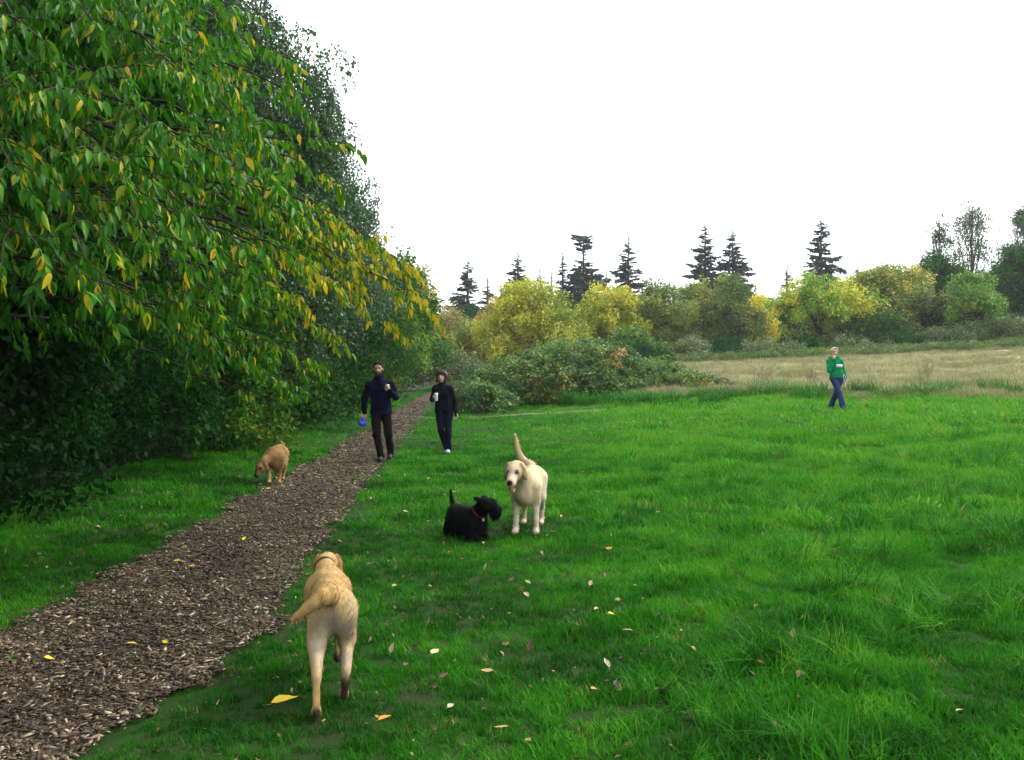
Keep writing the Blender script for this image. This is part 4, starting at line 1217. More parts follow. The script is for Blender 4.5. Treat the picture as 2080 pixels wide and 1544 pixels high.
# --- golden retriever sniffing along the hedge
C3, C3P, C3E = (.23, .135, .050), (.30, .19, .085), (.14, .075, .026)
head3 = (.42, -.16, .300)
E3 = (0, .65, -.45)
h, hp = lab_head(C3, C3P, C3E, muzzle=(.10, .05, .025))
pr3 = lab_body(C3, C3P,
               [((-.19, .085, .27), (-.34, .075, .15), (-.30, .070, .030)), ((-.24, -.085, .27), (-.41, -.070, .16), (-.40, -.065, .030))],
               [((.15, .090, .27), (.13, .080, .12), (.12, .075, .030)), ((.22, -.085, .27), (.30, -.06, .15), (.33, -.05, .060))],
               (.39, -.12, .36), chest=1.02, belly=1.05, tail=[(-.34, 0, .49), (-.39, .03, .54), (-.41, .03, .58), (-.42, .0, .60)], tailr=(.032, .014)) + xf(h, head3, E3)
dog3 = dog("dog", "golden brown retriever with lowered head sniffing along the dark hedge", (-3.36, 14.0, float(T(-3.36, 14.0)) + .02), R(-86), pr3, xp(hp, head3, E3), .010,
           [dict(n=8000, length=.055, width=.0045, comb=(-.8, 0, -.6), lift=.32, dark=.45, lenf=lambda P: np.where((P[:, 0] > .36) | (P[:, 2] < .2), .45, 1.0)),
            dict(n=1500, length=.085, width=.0045, comb=(-.4, 0, -1.0), lift=.3, dark=.3, mask=lambda P, N, rg: (N[:, 2] < -.1) & (P[:, 2] > .18) & (P[:, 0] < .3))], .92, sy=.92)

# --- black scottish terrier
K, K2 = (.0032, .0032, .0045), (.011, .012, .013)  # lighter second black puts a highlight into the back's colour
hs = [el((0, 0, 0), (.080, .060, .055), K, .02), rc((.03, 0, -.01), (.145, 0, -.020), .050, .036, K, .02), el((.115, 0, -.062), (.052, .036, .055), K, .02),
      el((.055, 0, .038), (.040, .050, .026), K2, .015), el((.178, 0, -.008), (.014, .018, .014), (.02, .02, .022), .004)]
for s in (-1, 1):
    hs += [rc((-.03, s * .036, .030), (-.105, s * .060, .062), .028, .006, K, .01), el((.072, s * .036, .014), (.008, .008, .008), (.03, .02, .015), .003)]
E4 = (0, .10, .20)
head4 = (.275, .015, .345)
pr4 = [rc((.13, 0, .195), (-.17, 0, .205), .098, .095, K2, .04), el((-.02, 0, .135), (.19, .086, .070), K, .03), rc((.15, 0, .235), (.24, .01, .325), .080, .064, K, .03), el((.17, 0, .17), (.06, .08, .10), K, .03),
       rc((-.225, 0, .265), (-.262, 0, .36), .027, .019, K, .02), rc((-.262, 0, .36), (-.272, 0, .445), .019, .006, K, .01)]
for s in (-1, 1):
    fx_ = .17 if s < 0 else .13
    pr4 += [rc((.14, s * .06, .16), (fx_, s * .065, .035), .052, .042, K, .02), el((fx_ + .025, s * .065, .026), (.048, .038, .026), K, .015),
            rc((-.17, s * .06, .16), (-.19, s * .065, .09), .062, .045, K, .02), rc((-.19, s * .065, .09), (-.185, s * .065, .035), .045, .038, K, .02), el((-.165, s * .065, .026), (.045, .036, .026), K, .015)]
pr4 += xf(hs, head4, E4)
lenf4 = lambda P: np.where(P[:, 2] < .17, 1.5, np.where((P[:, 0] < -.2) & (P[:, 2] > .29), .45, .8))
dog4 = dog("dog", "small black scottish terrier with upright tail looking up at the cream labrador", (-.425, 9.38, float(T(-.425, 9.38)) + .015), R(-50), pr4, [], .0075,
           [dict(n=11000, length=.046, width=.0028, comb=(-.35, 0, -.9), lift=.45, dark=.6, lenf=lenf4)], .98)
ring("collar", (.195, .005, .275), (.75, .05, .65), .080, .016, .004, plain_mat("red_collar", (.22, .012, .012), .6), dog4)
mb = MB(); nn = 16
vv = [(.262 + .006 * k, -.012 + .015 * math.cos(6.2832 * i / nn), .200 + .015 * math.sin(6.2832 * i / nn)) for k in (0, 1) for i in range(nn)]
link("tag", mesh_np("tag", vv, [tuple(range(nn))[::-1], tuple(range(nn, 2 * nn))] + [(i, (i + 1) % nn, nn + (i + 1) % nn, nn + i) for i in range(nn)]), plain_mat("tag_metal", (.30, .32, .30), .35, .5), dog4)

# ================================================================== PEOPLE
mat_skin = vcol_mat("skin", .55, .3, 40, .08, .1, 90)
mat_hair_p = vcol_mat("hair", .75, .08, 60, .35, .6, 140)
def cloth(name, rough=.9, nscale=14, namp=.3, bump=.5, bscale=26): return vcol_mat(name, rough, .05, nscale, namp, bump, bscale)
mat_fleece, mat_knit, mat_hood = cloth("navy_fleece"), cloth("dark_knit"), cloth("green_fleece", namp=.12)
mat_trous, mat_denim, mat_jean = cloth("brown_black_trousers"), cloth("dark_denim"), cloth("blue_denim", namp=.2)
mat_shoe = vcol_mat("shoe", .6, .3, 30, .2, .1)

def hand(W, d, n, thumb, curl, col, s=1.0):
    """palm, four unequal bent fingers and a thumb from the wrist W: d along the fingers, n out of the palm"""
    W, d, n = (np.array(v, float) for v in (W, d, n)); d /= np.linalg.norm(d); n = n - d * (n @ d); n /= np.linalg.norm(n)
    t = np.cross(d, n) * thumb
    P = [rc(W, W + d * .03 * s, .024 * s, .026 * s, col, .015), el(W + d * .055 * s, (.040 * s, .040 * s, .016 * s), col, .015, Matrix(np.stack([d, t, n], 1).tolist()).to_euler())]
    for i, (L, o) in enumerate(((.074, .030), (.082, .010), (.076, -.010), (.060, -.029))):
        b = W + d * .088 * s + t * o * s
        c1, c2 = curl * (.8 + .08 * i), curl * (1.9 + .1 * i)
        k1 = b + (d * math.cos(c1) + n * math.sin(c1)) * L * .5 * s
        k2 = k1 + (d * math.cos(c2) + n * math.sin(c2)) * L * .5 * s
        P += [rc(b - d * .015 * s, k1, .0100 * s, .0090 * s, col, .004), rc(k1, k2, .0090 * s, .0075 * s, col, .004)]
    b = W + d * .030 * s + t * .032 * s
    k1 = b + (t * .65 + d * .7 + n * .25 * curl) * .040 * s; k2 = k1 + (t * (.5 - .6 * curl) + d * .7 + n * .7 * curl) * .034 * s
    P += [rc(b, k1, .0135 * s, .0115 * s, col, .008), rc(k1, k2, .0110 * s, .0085 * s, col, .004)]
    return P

def head_prims(skin, s=1.0, lip=(.30, .10, .08), brow=(.03, .02, .015), beard=None):
    g = lambda v: tuple(np.array(v) * s)
    P = [el(g((0, .012, .03)), g((.076, .095, .095)), skin, .03), el(g((0, -.02, -.045)), g((.060, .068, .070)), skin, .03), el(g((0, -.035, -.095)), g((.034, .036, .026)), skin, .02),
         rc(g((0, -.088, .012)), g((0, -.112, -.030)), .011 * s, .016 * s, skin, .012),
         el(g((.079, .012, -.010)), g((.010, .020, .032)), skin, .008), el(g((-.079, .012, -.010)), g((.010, .020, .032)), skin, .008),
         el(g((0, -.082, -.066)), g((.026, .014, .009)), lip, .006),
         el(g((.030, -.080, .030)), g((.026, .016, .008)), skin, .01), el(g((-.030, -.080, .030)), g((.026, .016, .008)), skin, .01)]
    pt = []
    for q in (-1, 1):
        pt += [((q * .030 * s, -.085 * s, .014 * s), (.015 * s, .02 * s, .007 * s), (.05, .035, .03), .6), ((q * .031 * s, -.085 * s, .036 * s), (.022 * s, .025 * s, .006 * s), brow, .6)]
    pt.append(((0, -.085 * s, -.066 * s), (.024 * s, .02 * s, .009 * s), lip, .5))
    if beard:
        pt += [((0, -.065 * s, -.080 * s), (.066 * s, .06 * s, .040 * s), beard, .45), ((0, -.095 * s, -.050 * s), (.030 * s, .03 * s, .009 * s), beard, .5),
               ((.06 * s, -.01 * s, -.055 * s), (.03 * s, .05 * s, .05 * s), beard, .5), ((-.06 * s, -.01 * s, -.055 * s), (.03 * s, .05 * s, .05 * s), beard, .5),
               ((0, -.085 * s, -.068 * s), (.018 * s, .03 * s, .006 * s), lip, .4)]
    return P, pt

def person(name, label, base, J, skin, top, bottom, shoe, mats, head_e=(0, 0, 0), hem=.82, waist=.95, hands=None, hs=1.0, build=1.0, beard=None, brow=(.03, .02, .015), flare=.0, collar=None, hood=None, sleeve=.03, lip=(.30, .10, .08)):
    b = build
    A = {k: np.array(v, float) for k, v in J.items()}
    hp_, hpt = head_prims(skin, hs, lip, brow, beard)
    B = xf(hp_, A['head'], head_e)
    B += [rc(A['neck'], A['head'] + np.array([0, .02, -.06]), .050 * b, .048 * b, skin, .03),
          rc(A['pelvis'], A['chest'], .105 * b, .11 * b, skin, .05), rc(A['chest'], A['neck'], .10 * b, .05 * b, skin, .05)]
    for s in 'RL':
        B += [rc(A['chest'] + np.array([0, 0, .06]), A['sh' + s] + np.array([0, 0, -.035]), .055, .038 * b, skin, .03), rc(A['sh' + s] + np.array([0, 0, -.035]), A['el' + s], .040 * b, .034 * b, skin, .02), rc(A['el' + s], A['wr' + s], .036 * b, .024 * b, skin, .02),
              rc(A['hip' + s], A['kn' + s], .075 * b, .050 * b, skin, .03), rc(A['kn' + s], A['an' + s], .050 * b, .034 * b, skin, .02), rc(A['an' + s], A['toe' + s] + np.array([0, 0, -.012]), .024, .014, skin, .01)]
        d, n, th, cu = hands[s]
        B += hand(A['wr' + s], d, n, th, cu, skin, hs)
    o = solid_obj(name, solid(B, .0075, paint=xp(hpt, A['head'], head_e)), mat_skin)
    o.location = base
    tag(o, label, "person")
    # upper garment
    c = top
    U = [rc(A['pelvis'] + np.array([-.045, 0, .03]), A['chest'] + np.array([-.055, 0, 0]), .122 * b, .132 * b, c, .05), rc(A['pelvis'] + np.array([.045, 0, .03]), A['chest'] + np.array([.055, 0, 0]), .122 * b, .132 * b, c, .05),
         rc(A['pelvis'] + np.array([-.062, 0, -.12]), A['pelvis'] + np.array([-.05, 0, .05]), .130 * b, .122 * b, c, .04), rc(A['pelvis'] + np.array([.062, 0, -.12]), A['pelvis'] + np.array([.05, 0, .05]), .130 * b, .122 * b, c, .04),
         rc(A['chest'] + np.array([0, 0, .02]), A['neck'] + np.array([0, 0, -.05]), .125 * b, .085 * b, c, .05)]
    for s in 'RL':
        w = A['wr' + s] + (A['wr' + s] - A['el' + s]) / np.linalg.norm(A['wr' + s] - A['el' + s]) * (sleeve - .03)
        U += [rc(A['chest'] + np.array([0, 0, .07]), A['sh' + s] + np.array([0, 0, -.03]), .095 * b, .066 * b, c, .05), rc(A['neck'] + np.array([0, 0, -.045]), A['sh' + s] + np.array([0, 0, -.022]), .066 * b, .060 * b, c, .04), rc(A['sh' + s] + np.array([0, 0, -.03]), A['el' + s], .068 * b, .056 * b, c, .03), rc(A['el' + s], w, .056 * b, .040 * b, c, .02), rc(w, w + (A['wr' + s] - A['el' + s]) * .02, .043 * b, .041 * b, c, .01)]
    if collar: U.append(rc(A['neck'] + np.array([0, .005, -.04]), A['neck'] + np.array([0, -.008, collar]), .080 * b, .070 * b, c, .03))
    if hood: U += [el(A['neck'] + np.array([0, .085, -.005]), (.12, .075, .060), c, .03), el(A['neck'] + np.array([.085, .01, .01]), (.050, .085, .050), c, .02), el(A['neck'] + np.array([-.085, .01, .01]), (.050, .085, .050), c, .02)]
    wl_ = np.array([A['wrR'], A['wrL']])
    def cut_top(g):
        v = hem - g[..., 2]
        for w in wl_:   # sleeves may hang below the hem
            v = np.where(np.linalg.norm(g[..., :2] - w[:2], axis=-1) < .085, np.minimum(v, -.01 if w[2] < hem + .1 else v), v)
        return np.maximum(v, -9)
    g1 = solid(U, .011, .0085, 15, cut=cut_top)
    solid_obj(mats[3], g1, mats[0], o)
    c = bottom
    Tr = [el(A['pelvis'] + np.array([0, 0, -.02]), (.150 * b, .112 * b, .13), c, .04)]
    for s in 'RL':
        an = A['an' + s]; kn = A['kn' + s]; e = an + (an - kn) / np.linalg.norm(an - kn) * .06
        Tr += [rc(A['hip' + s], kn, .098 * b, .070 * b, c, .03), rc(kn, e, .068 * b, (.058 + flare) * b, c, .02)]
    solid_obj(mats[4], solid(Tr, .011, .0085, 14, cut=lambda g: np.maximum(g[..., 2] - waist, .045 - g[..., 2])), mats[1], o)
    for s in 'RL':
        an, toe = A['an' + s], A['toe' + s]
        d = toe - an; d[2] = 0; d /= np.linalg.norm(d)
        S = [rc(an + np.array([0, 0, .01]), an + d * .02 - np.array([0, 0, .03]), .042, .045, shoe, .02), rc(an - np.array([0, 0, .035]) - d * .03, toe, .040, .036, shoe, .02), el(toe + d * .02, (.05, .05, .036), shoe, .02)]
        zb = min(an[2] - .075, toe[2] - .03)
        solid_obj("shoe", solid(S, .009, cut=(lambda zb: (lambda g: zb - g[..., 2]))(zb)), mats[2], o)
    return o, A

def hair_obj(name, prims, parent, cut=None, vox=.008, wr=.004, ws=55): return solid_obj(name, solid(prims, vox, wr, ws, cut=cut), mat_hair_p, parent)

# --- man in the navy fleece
SK = (.36, .20, .13)
mx, my = -2.30, 17.05
mz_ = float(T(mx, my)) + .03
J = dict(pelvis=(.03, 0, .92), chest=(.01, 0, 1.22), neck=(-.005, .005, 1.43), head=(-.015, -.02, 1.585),
         shR=(-.175, .01, 1.335), elR=(-.255, .04, 1.09), wrR=(-.255, -.02, .845), shL=(.185, .01, 1.335), elL=(.275, .05, 1.10), wrL=(.215, -.19, 1.215),
         hipR=(-.055, 0, .87), knR=(-.035, -.10, .47), anR=(.035, -.06, .085), toeR=(.035, -.20, .04), hipL=(.115, .01, .87), knL=(.155, -.02, .47), anL=(.165, .22, .13), toeL=(.165, .09, .055))
man, A = person("person", "bearded man in a navy jacket and dark trousers carrying a blue bag", (mx, my, mz_), J, SK, (.0026, .0027, .013), (.0065, .0052, .0046), (.006, .005, .005), (mat_fleece, mat_trous, mat_shoe, "jacket", "trousers"),
                (0, 0, .05), hem=.80, waist=.97, hands=dict(R=((0.02, -.05, -1), (.4, -.9, 0), 1, 1.15), L=((-.45, -.25, .75), (-.2, .75, .5), 1, 1.0)), hs=1.0, beard=(.030, .020, .016), brow=(.015, .010, .008), collar=.035, build=1.0)
hc = A['head']
HB = (.012, .010, .010)
hair_obj("hair", [el(hc + np.array([0, .025, .055]), (.086, .100, .085), HB, .02), el(hc + np.array([0, -.045, .105]), (.060, .045, .030), HB, .02), el(hc + np.array([.045, .0, .12]), (.04, .05, .022), HB, .015), el(hc + np.array([0, .06, -.02]), (.078, .06, .08), HB, .02)], man,
         cut=lambda g: np.maximum((hc[2] + .045) - g[..., 2] + np.clip((g[..., 1] - hc[1] + .045) * -3, -.16, .05), -1))
sh = solid([rc(A['neck'] + np.array([.01, -.072, -.045]), A['neck'] + np.array([.01, -.080, -.09]), .022, .012, (.45, .46, .52), .01)], .007)
solid_obj("shirt_collar", sh, cloth("pale_shirt"), man)
# things in his hands
gx_, gy_, gz_ = np.array([mx, my, mz_]) + A['wrL'] + np.array([-.030, -.035, .085])
mb = MB(); n = 20
prof = [(.0, 0), (.022, 0), (.028, .055), (.031, .058), (.031, .064), (.028, .067), (.0, .067)]
V, Q = [], []
for r_, z_ in prof:
    for i in range(n): V.append((max(r_, .0005) * math.cos(6.2832 * i / n), max(r_, .0005) * math.sin(6.2832 * i / n), z_))
for k in range(len(prof) - 1):
    for i in range(n): Q.append((k * n + i, k * n + (i + 1) % n, (k + 1) * n + (i + 1) % n, (k + 1) * n + i))
cup = link("paper_cup", mesh_np("paper_cup", V, np.array(Q), True), plain_mat("white_paper", (.78, .72, .66), .6))
cup.location = (gx_, gy_, gz_ - .04); cup.rotation_euler = (.15, -.2, 0)
tag(cup, "small pale cup held at the chest by the man in navy", "cup")
BL = (.035, .05, .55)
bagd = solid([rc((0, 0, 0), (0, 0, -.05), .014, .020, BL, .01), el((-.03, 0, -.105), (.070, .045, .050), BL, .02), rc((-.01, 0, -.05), (-.085, .01, -.085), .02, .014, BL, .02), rc((0, 0, -.06), (.03, 0, -.15), .03, .018, BL, .02)], .006, .006, 45)
bag = solid_obj("plastic_bag", bagd, vcol_mat("blue_plastic", .35, .5, 20, .15, .3, 40))
bag.location = np.array([mx, my, mz_]) + A['wrR'] + np.array([-.005, -.045, -.085])
tag(bag, "crumpled bright blue plastic bag hanging from the man's hand", "bag")

# --- woman in dark clothes
SK2 = (.44, .28, .20)
wx, wy = -1.275, 18.85
wz = float(T(wx, wy)) + .03
J = dict(pelvis=(-.03, 0, .86), chest=(-.04, 0, 1.13), neck=(-.06, .0, 1.325), head=(-.078, -.03, 1.475),
         shR=(-.195, .0, 1.265), elR=(-.255, .07, 1.03), wrR=(-.225, -.15, 1.045), shL=(.095, .0, 1.265), elL=(.165, .03, 1.02), wrL=(.205, -.01, .785),
         hipR=(-.105, 0, .82), knR=(-.090, -.06, .45), anR=(.015, .14, .09), toeR=(.02, .02, .04), hipL=(.045, 0, .82), knL=(.060, -.06, .45), anL=(.055, -.06, .085), toeL=(.05, -.18, .04))
woman, A2 = person("person", "dark haired woman in black sweater and dark jeans holding a silver cup", (wx, wy, wz), J, SK2, (.0045, .005, .0105), (.0045, .0055, .0145), (.30, .33, .40), (mat_knit, mat_denim, mat_shoe, "sweater", "jeans"),
                   (0, 0, -.06), hem=.79, waist=.90, hands=dict(R=((.35, -.8, .35), (.8, .3, .1), 1, 1.1), L=((.05, -.05, -1), (-.7, -.5, 0), -1, .5)), hs=.95, build=.90, brow=(.04, .025, .018), flare=.012, collar=.045, sleeve=.075, lip=(.42, .11, .10))
hc2 = A2['head']
HW = (.040, .022, .016)
hw = [el(hc2 + np.array([0, .022, .045]), (.092, .105, .088), HW, .02), el(hc2 + np.array([0, -.070, .072]), (.066, .030, .030), HW, .02), rc(hc2 + np.array([.078, -.02, .04]), hc2 + np.array([.082, -.03, -.085]), .028, .020, HW, .02),
      rc(hc2 + np.array([-.078, -.02, .04]), hc2 + np.array([-.082, -.03, -.09]), .028, .020, HW, .02), el(hc2 + np.array([0, .06, -.04]), (.085, .055, .085), HW, .02)]
hair2 = hair_obj("hair", hw, woman)
cd = solid([rc(hc2 + np.array([.080, -.03, .095]), hc2 + np.array([.105, -.02, .055]), .014, .012, (.42, .36, .30), .01), rc(hc2 + np.array([.105, -.02, .055]), hc2 + np.array([.108, -.01, .02]), .012, .010, (.42, .36, .30), .01)], .006)
solid_obj("hair_clip", cd, mat_shoe, hair2)
n = 24; V, Q = [], []
prof = [(.0, 0), (.030, 0), (.034, .01), (.037, .125), (.039, .128), (.039, .142), (.034, .150), (.0, .150)]
for r_, z_ in prof:
    for i in range(n): V.append((max(r_, .0005) * math.cos(6.2832 * i / n), max(r_, .0005) * math.sin(6.2832 * i / n), z_))
for k in range(len(prof) - 1):
    for i in range(n): Q.append((k * n + i, k * n + (i + 1) % n, (k + 1) * n + (i + 1) % n, (k + 1) * n + i))
mug = link("travel_mug", mesh_np("travel_mug", V, np.array(Q), True), plain_mat("brushed_silver", (.55, .62, .68), .35, .6))
mug.location = np.array([wx, wy, wz]) + A2['wrR'] + np.array([.065, -.055, -.035])
mug.scale = (.85, .85, .9)
tag(mug, "tall silver cup held at the waist by the dark haired woman", "cup")
V, Q = [], []
prof = [(.0, .1505), (.038, .1505), (.040, .156), (.036, .168), (.0, .170)]
for r_, z_ in prof:
    for i in range(n): V.append((max(r_, .0005) * math.cos(6.2832 * i / n), max(r_, .0005) * math.sin(6.2832 * i / n), z_))
for k in range(len(prof) - 1):
    for i in range(n): Q.append((k * n + i, k * n + (i + 1) % n, (k + 1) * n + (i + 1) % n, (k + 1) * n + i))
link("lid", mesh_np("lid", V, np.array(Q), True), plain_mat("white_lid", (.80, .78, .78), .5), mug)

# --- woman in the green hooded top, out on the lawn
gx3, gy3 = 8.42, 25.5
gz3 = float(T(gx3, gy3)) + .04
SK3 = (.48, .29, .21)
J = dict(pelvis=(-.02, 0, .90), chest=(-.05, 0, 1.17), neck=(-.075, .0, 1.365), head=(-.080, -.03, 1.515),
         shR=(-.215, -.01, 1.30), elR=(-.245, -.10, 1.03), wrR=(-.150, -.17, 1.315), shL=(.095, .0, 1.30), elL=(.175, .06, 1.05), wrL=(.225, .0, .835),
         hipR=(-.095, 0, .85), knR=(.0, -.14, .48), anR=(.095, -.20, .09), toeR=(.165, -.29, .045), hipL=(.065, 0, .85), knL=(.0, .03, .47), anL=(-.085, .22, .12), toeL=(-.02, .11, .05))
lady, A3 = person("person", "blonde woman in a bright green hooded top and blue jeans crossing the lawn", (gx3, gy3, gz3), J, SK3, (.005, .170, .060), (.020, .037, .100), (.025, .022, .024), (mat_hood, mat_jean, mat_shoe, "hooded_top", "jeans"),
                  (.05, 0, -.10), hem=.855, waist=.95, hands=dict(R=((.25, -.15, 1), (-.2, .8, .3), 1, .9), L=((.10, -.1, -1), (-.6, -.5, 0), -1, .9)), hs=.97, build=.97, brow=(.22, .13, .07), flare=.022, collar=.03, hood=True)
hc3 = A3['head']
HY = (.46, .32, .16)
hair_obj("hair", [el(hc3 + np.array([0, .030, .050]), (.086, .098, .084), HY, .02), el(hc3 + np.array([.02, -.055, .098]), (.062, .035, .028), HY, .02), rc(hc3 + np.array([-.074, -.015, .05]), hc3 + np.array([-.078, .01, -.04]), .022, .016, HY, .02),
                  rc(hc3 + np.array([.074, -.015, .05]), hc3 + np.array([.078, .01, -.04]), .022, .016, HY, .02), el(hc3 + np.array([0, .11, .01]), (.045, .045, .05), HY, .02)], lady)
# chest print: a white panel with a red mark and two rows of dark marks
m_white, m_ink, m_red = plain_mat("print_white", (.80, .80, .84), .7), plain_mat("print_grey", (.16, .17, .24), .7), plain_mat("print_red", (.45, .05, .08), .7)
def bent(name, x0, x1, z0, z1, lift, mat, parent, n=8):
    V, Q = [], []
    for i in range(n + 1):
        u = i / n; x = x0 + (x1 - x0) * u
        xc = x - A3['chest'][0]
        y = -math.sqrt(max(.0, 1 - (xc / .19) ** 2)) * .132 - lift
        for zz, dy in ((z0, 0), (z1, .004)):
            V += [(x, y + dy, zz), (x, y + dy + .003, zz)]
    for i in range(n):
        b = i * 4
        Q += [(b, b + 4, b + 6, b + 2), (b + 1, b + 3, b + 7, b + 5), (b, b + 1, b + 5, b + 4), (b + 2, b + 6, b + 7, b + 3)]
    return link(name, mesh_np(name, V, np.array(Q), False), mat, parent)
panel = bent("chest_print", -.065, .105, 1.125, 1.195, .016, m_white, lady)
bent("mark", -.052, -.028, 1.142, 1.178, .0195, m_red, panel, 2)
for i, (a, b_) in enumerate(((-.016, .004), (.009, .027), (.032, .052), (.057, .086))):
    bent("letter", a, b_, 1.148, 1.175 - .008 * (i % 2), .0195, m_ink, panel, 2)
# leash looped in her hand
c0 = np.array([gx3, gy3, gz3]) + A3['wrL'] + np.array([.01, -.03, -.06])
mb = MB()
lp = bez((0, 0, 0), (-.10, -.03, .02), (-.09, -.02, .17), 8)
lp2 = bez((-.09, -.02, .17), (-.045, -.03, .12), (0, -.01, .01), 8)
lp3 = bez((0, 0, 0), (-.05, -.01, -.22), (-.03, -.02, -.03), 10)
for q in (lp, lp2, lp3): mb.tube(q, np.full(len(q), .007), 5)
leash = mb.build("leash", plain_mat("pale_strap", (.55, .60, .66), .6)); leash.location = c0
tag(leash, "pale leash looped in the hand of the woman in green", "leash")

# ================================================================== FALLEN LEAVES
FL = {"yellow": (.62, .46, .03), "tan": (.42, .27, .13), "rust": (.30, .11, .03), "orange": (.50, .23, .03), "cream": (.37, .31, .19), "brown": (.12, .07, .04), "pale green": (.42, .46, .18), "dark": (.05, .04, .045)}
FLM = {}
for k_, c_ in FL.items():
    m, n_, l_ = new_mat("fallen_leaf_" + k_.replace(" ", "_"))
    out = n_.new("ShaderNodeOutputMaterial"); p_ = n_.new("ShaderNodeBsdfPrincipled"); tc_ = n_.new("ShaderNodeTexCoord"); nz_ = n_.new("ShaderNodeTexNoise")
    nz_.inputs['Scale'].default_value = 45; l_.new(tc_.outputs['Object'], nz_.inputs['Vector'])
    r_ = ramp(n_, [(.35, tuple(v * .6 for v in c_)), (.6, c_)]); l_.new(nz_.outputs[0], r_.inputs[0]); l_.new(r_.outputs[0], p_.inputs['Base Color'])
    p_.inputs['Roughness'].default_value = .6; p_.inputs['Specular IOR Level'].default_value = .2
    l_.new(p_.outputs[0], out.inputs[0]); FLM[k_] = m
def fallen_mesh(seed, col):
    rg = np.random.default_rng(seed)
    t = np.linspace(0, 1, 7); w = np.sin(np.clip(t * 1.02, 0, 1) ** .8 * math.pi) * (.20 + .10 * rg.random()) + .012
    bend, cup, tw = (rg.random() - .3) * .5, .25 + .5 * rg.random(), rg.normal() * .25
    V = []
    for ti, wi in zip(t, w):
        for s in (-1, -.5, 0, .5, 1):
            y = wi * s; z = cup * abs(y) + bend * (ti - .5) ** 2 + tw * y * (ti - .5) + .012 * math.sin(ti * 17 + s * 3)
            V.append((ti - .5, y, z))
    Q = [(i * 5 + j, i * 5 + j + 1, i * 5 + j + 6, i * 5 + j + 5) for i in range(6) for j in range(4)]
    # stalk
    b = len(V); V += [(-.5, -.012, 0), (-.5, .012, 0), (-.78, .006 + .05 * tw, .03), (-.78, -.006 + .05 * tw, .03)]; Q.append((b, b + 1, b + 2, b + 3))
    me = mesh_np("fallen_leaf", V, np.array(Q), True); me.materials.append(FLM[col])
    return me
FM = {c: [fallen_mesh(950 + 3 * i + len(c), c) for i in range(3)] for c in FL}
LEAVES = [  # px, py, length in m, colour, own label or None
    (578, 1450, .125, "yellow", "large yellow leaf on the grass beside the nearest labrador's hind paw"),
    (883, 1348, .085, "pale green", "long pale green leaf on the lawn right of the nearest labrador"),
    (796, 1346, .060, "cream", "white cream leaf standing on edge just right of the nearest labrador's leg"),
    (989, 1388, .065, "tan", "pinkish tan curled leaf below the long pale green one"),
    (781, 1486, .075, "orange", "orange brown leaf with a long stalk near the bottom of the picture"),
    (1077, 1343, .075, "brown", "dark brown leaf stuck upright in the middle of the near lawn"),
    (1232, 1370, .070, "cream", "pale yellow domed leaf in the near lawn by the long grass"),
    (1207, 1426, .062, "orange", "yellow brown cupped leaf below the pale domed one"),
    (1253, 1413, .055, "dark", "blackish leaf beside the yellow brown cupped one"),
    (1243, 1268, .060, "yellow", "bright yellow leaf, farthest right of the yellow ones on open lawn"),
    (1172, 1297, .050, "yellow", "bright yellow leaf lying against a tan scrap"),
    (1035, 1265, .045, "yellow", "small bright yellow leaf, leftmost of the yellow ones on open lawn"),
    (1237, 1129, .110, "orange", "long orange leaf on the lawn right of the cream labrador's feet"),
    (956, 1134, .090, "orange", "orange brown leaf on the lawn below the terrier"),
    (893, 1016, .075, "orange", "orange yellow leaf left of the terrier"),
    (823, 1050, .080, "cream", "cream leaf on the lawn left of the terrier's feet"),
    (1036, 1193, .090, "brown", "long curled brown leaf on the lawn below the cream labrador"),
    (1061, 1214, .065, "rust", "rust red leaf below the curled brown one"),
    (1073, 1200, .055, "cream", "pale leaf touching the rust red one"),
    (357, 1152, .085, "yellow", "yellow leaf lying in the middle of the wood chips"),
    (390, 1163, .055, "orange", "small orange leaf just right of the yellow one on the chips"),
    (98, 1358, .060, "yellow", "yellow leaf on the chips near the left edge of the picture"),
    (266, 1325, .065, "yellow", "left of two yellow leaves lying side by side on the near chips"),
    (335, 1323, .050, "yellow", "right of two yellow leaves lying side by side on the near chips"),
    (79, 1140, .060, "tan", "tan leaf in the shaded strip of grass left of the path"),
    (464, 1384, .075, "tan", "tan leaf among scraps at the path's right edge"),
    (612, 1110, .060, "orange", "orange leaf on the path edge above the nearest labrador's head"),
    (1338, 1270, .060, "dark", "grey black leaf standing at the edge of the long grass"),
    (1612, 1317, .060, "tan", "pale tan leaf caught upright in the long grass"),
    (1957, 1474, .070, "tan", "tan leaf in the long grass near the bottom right corner"),
    (1525, 1393, .085, "brown", "left of two flat brown leaves in the long grass"),
    (1626, 1395, .085, "brown", "right of two flat brown leaves in the long grass"),
]
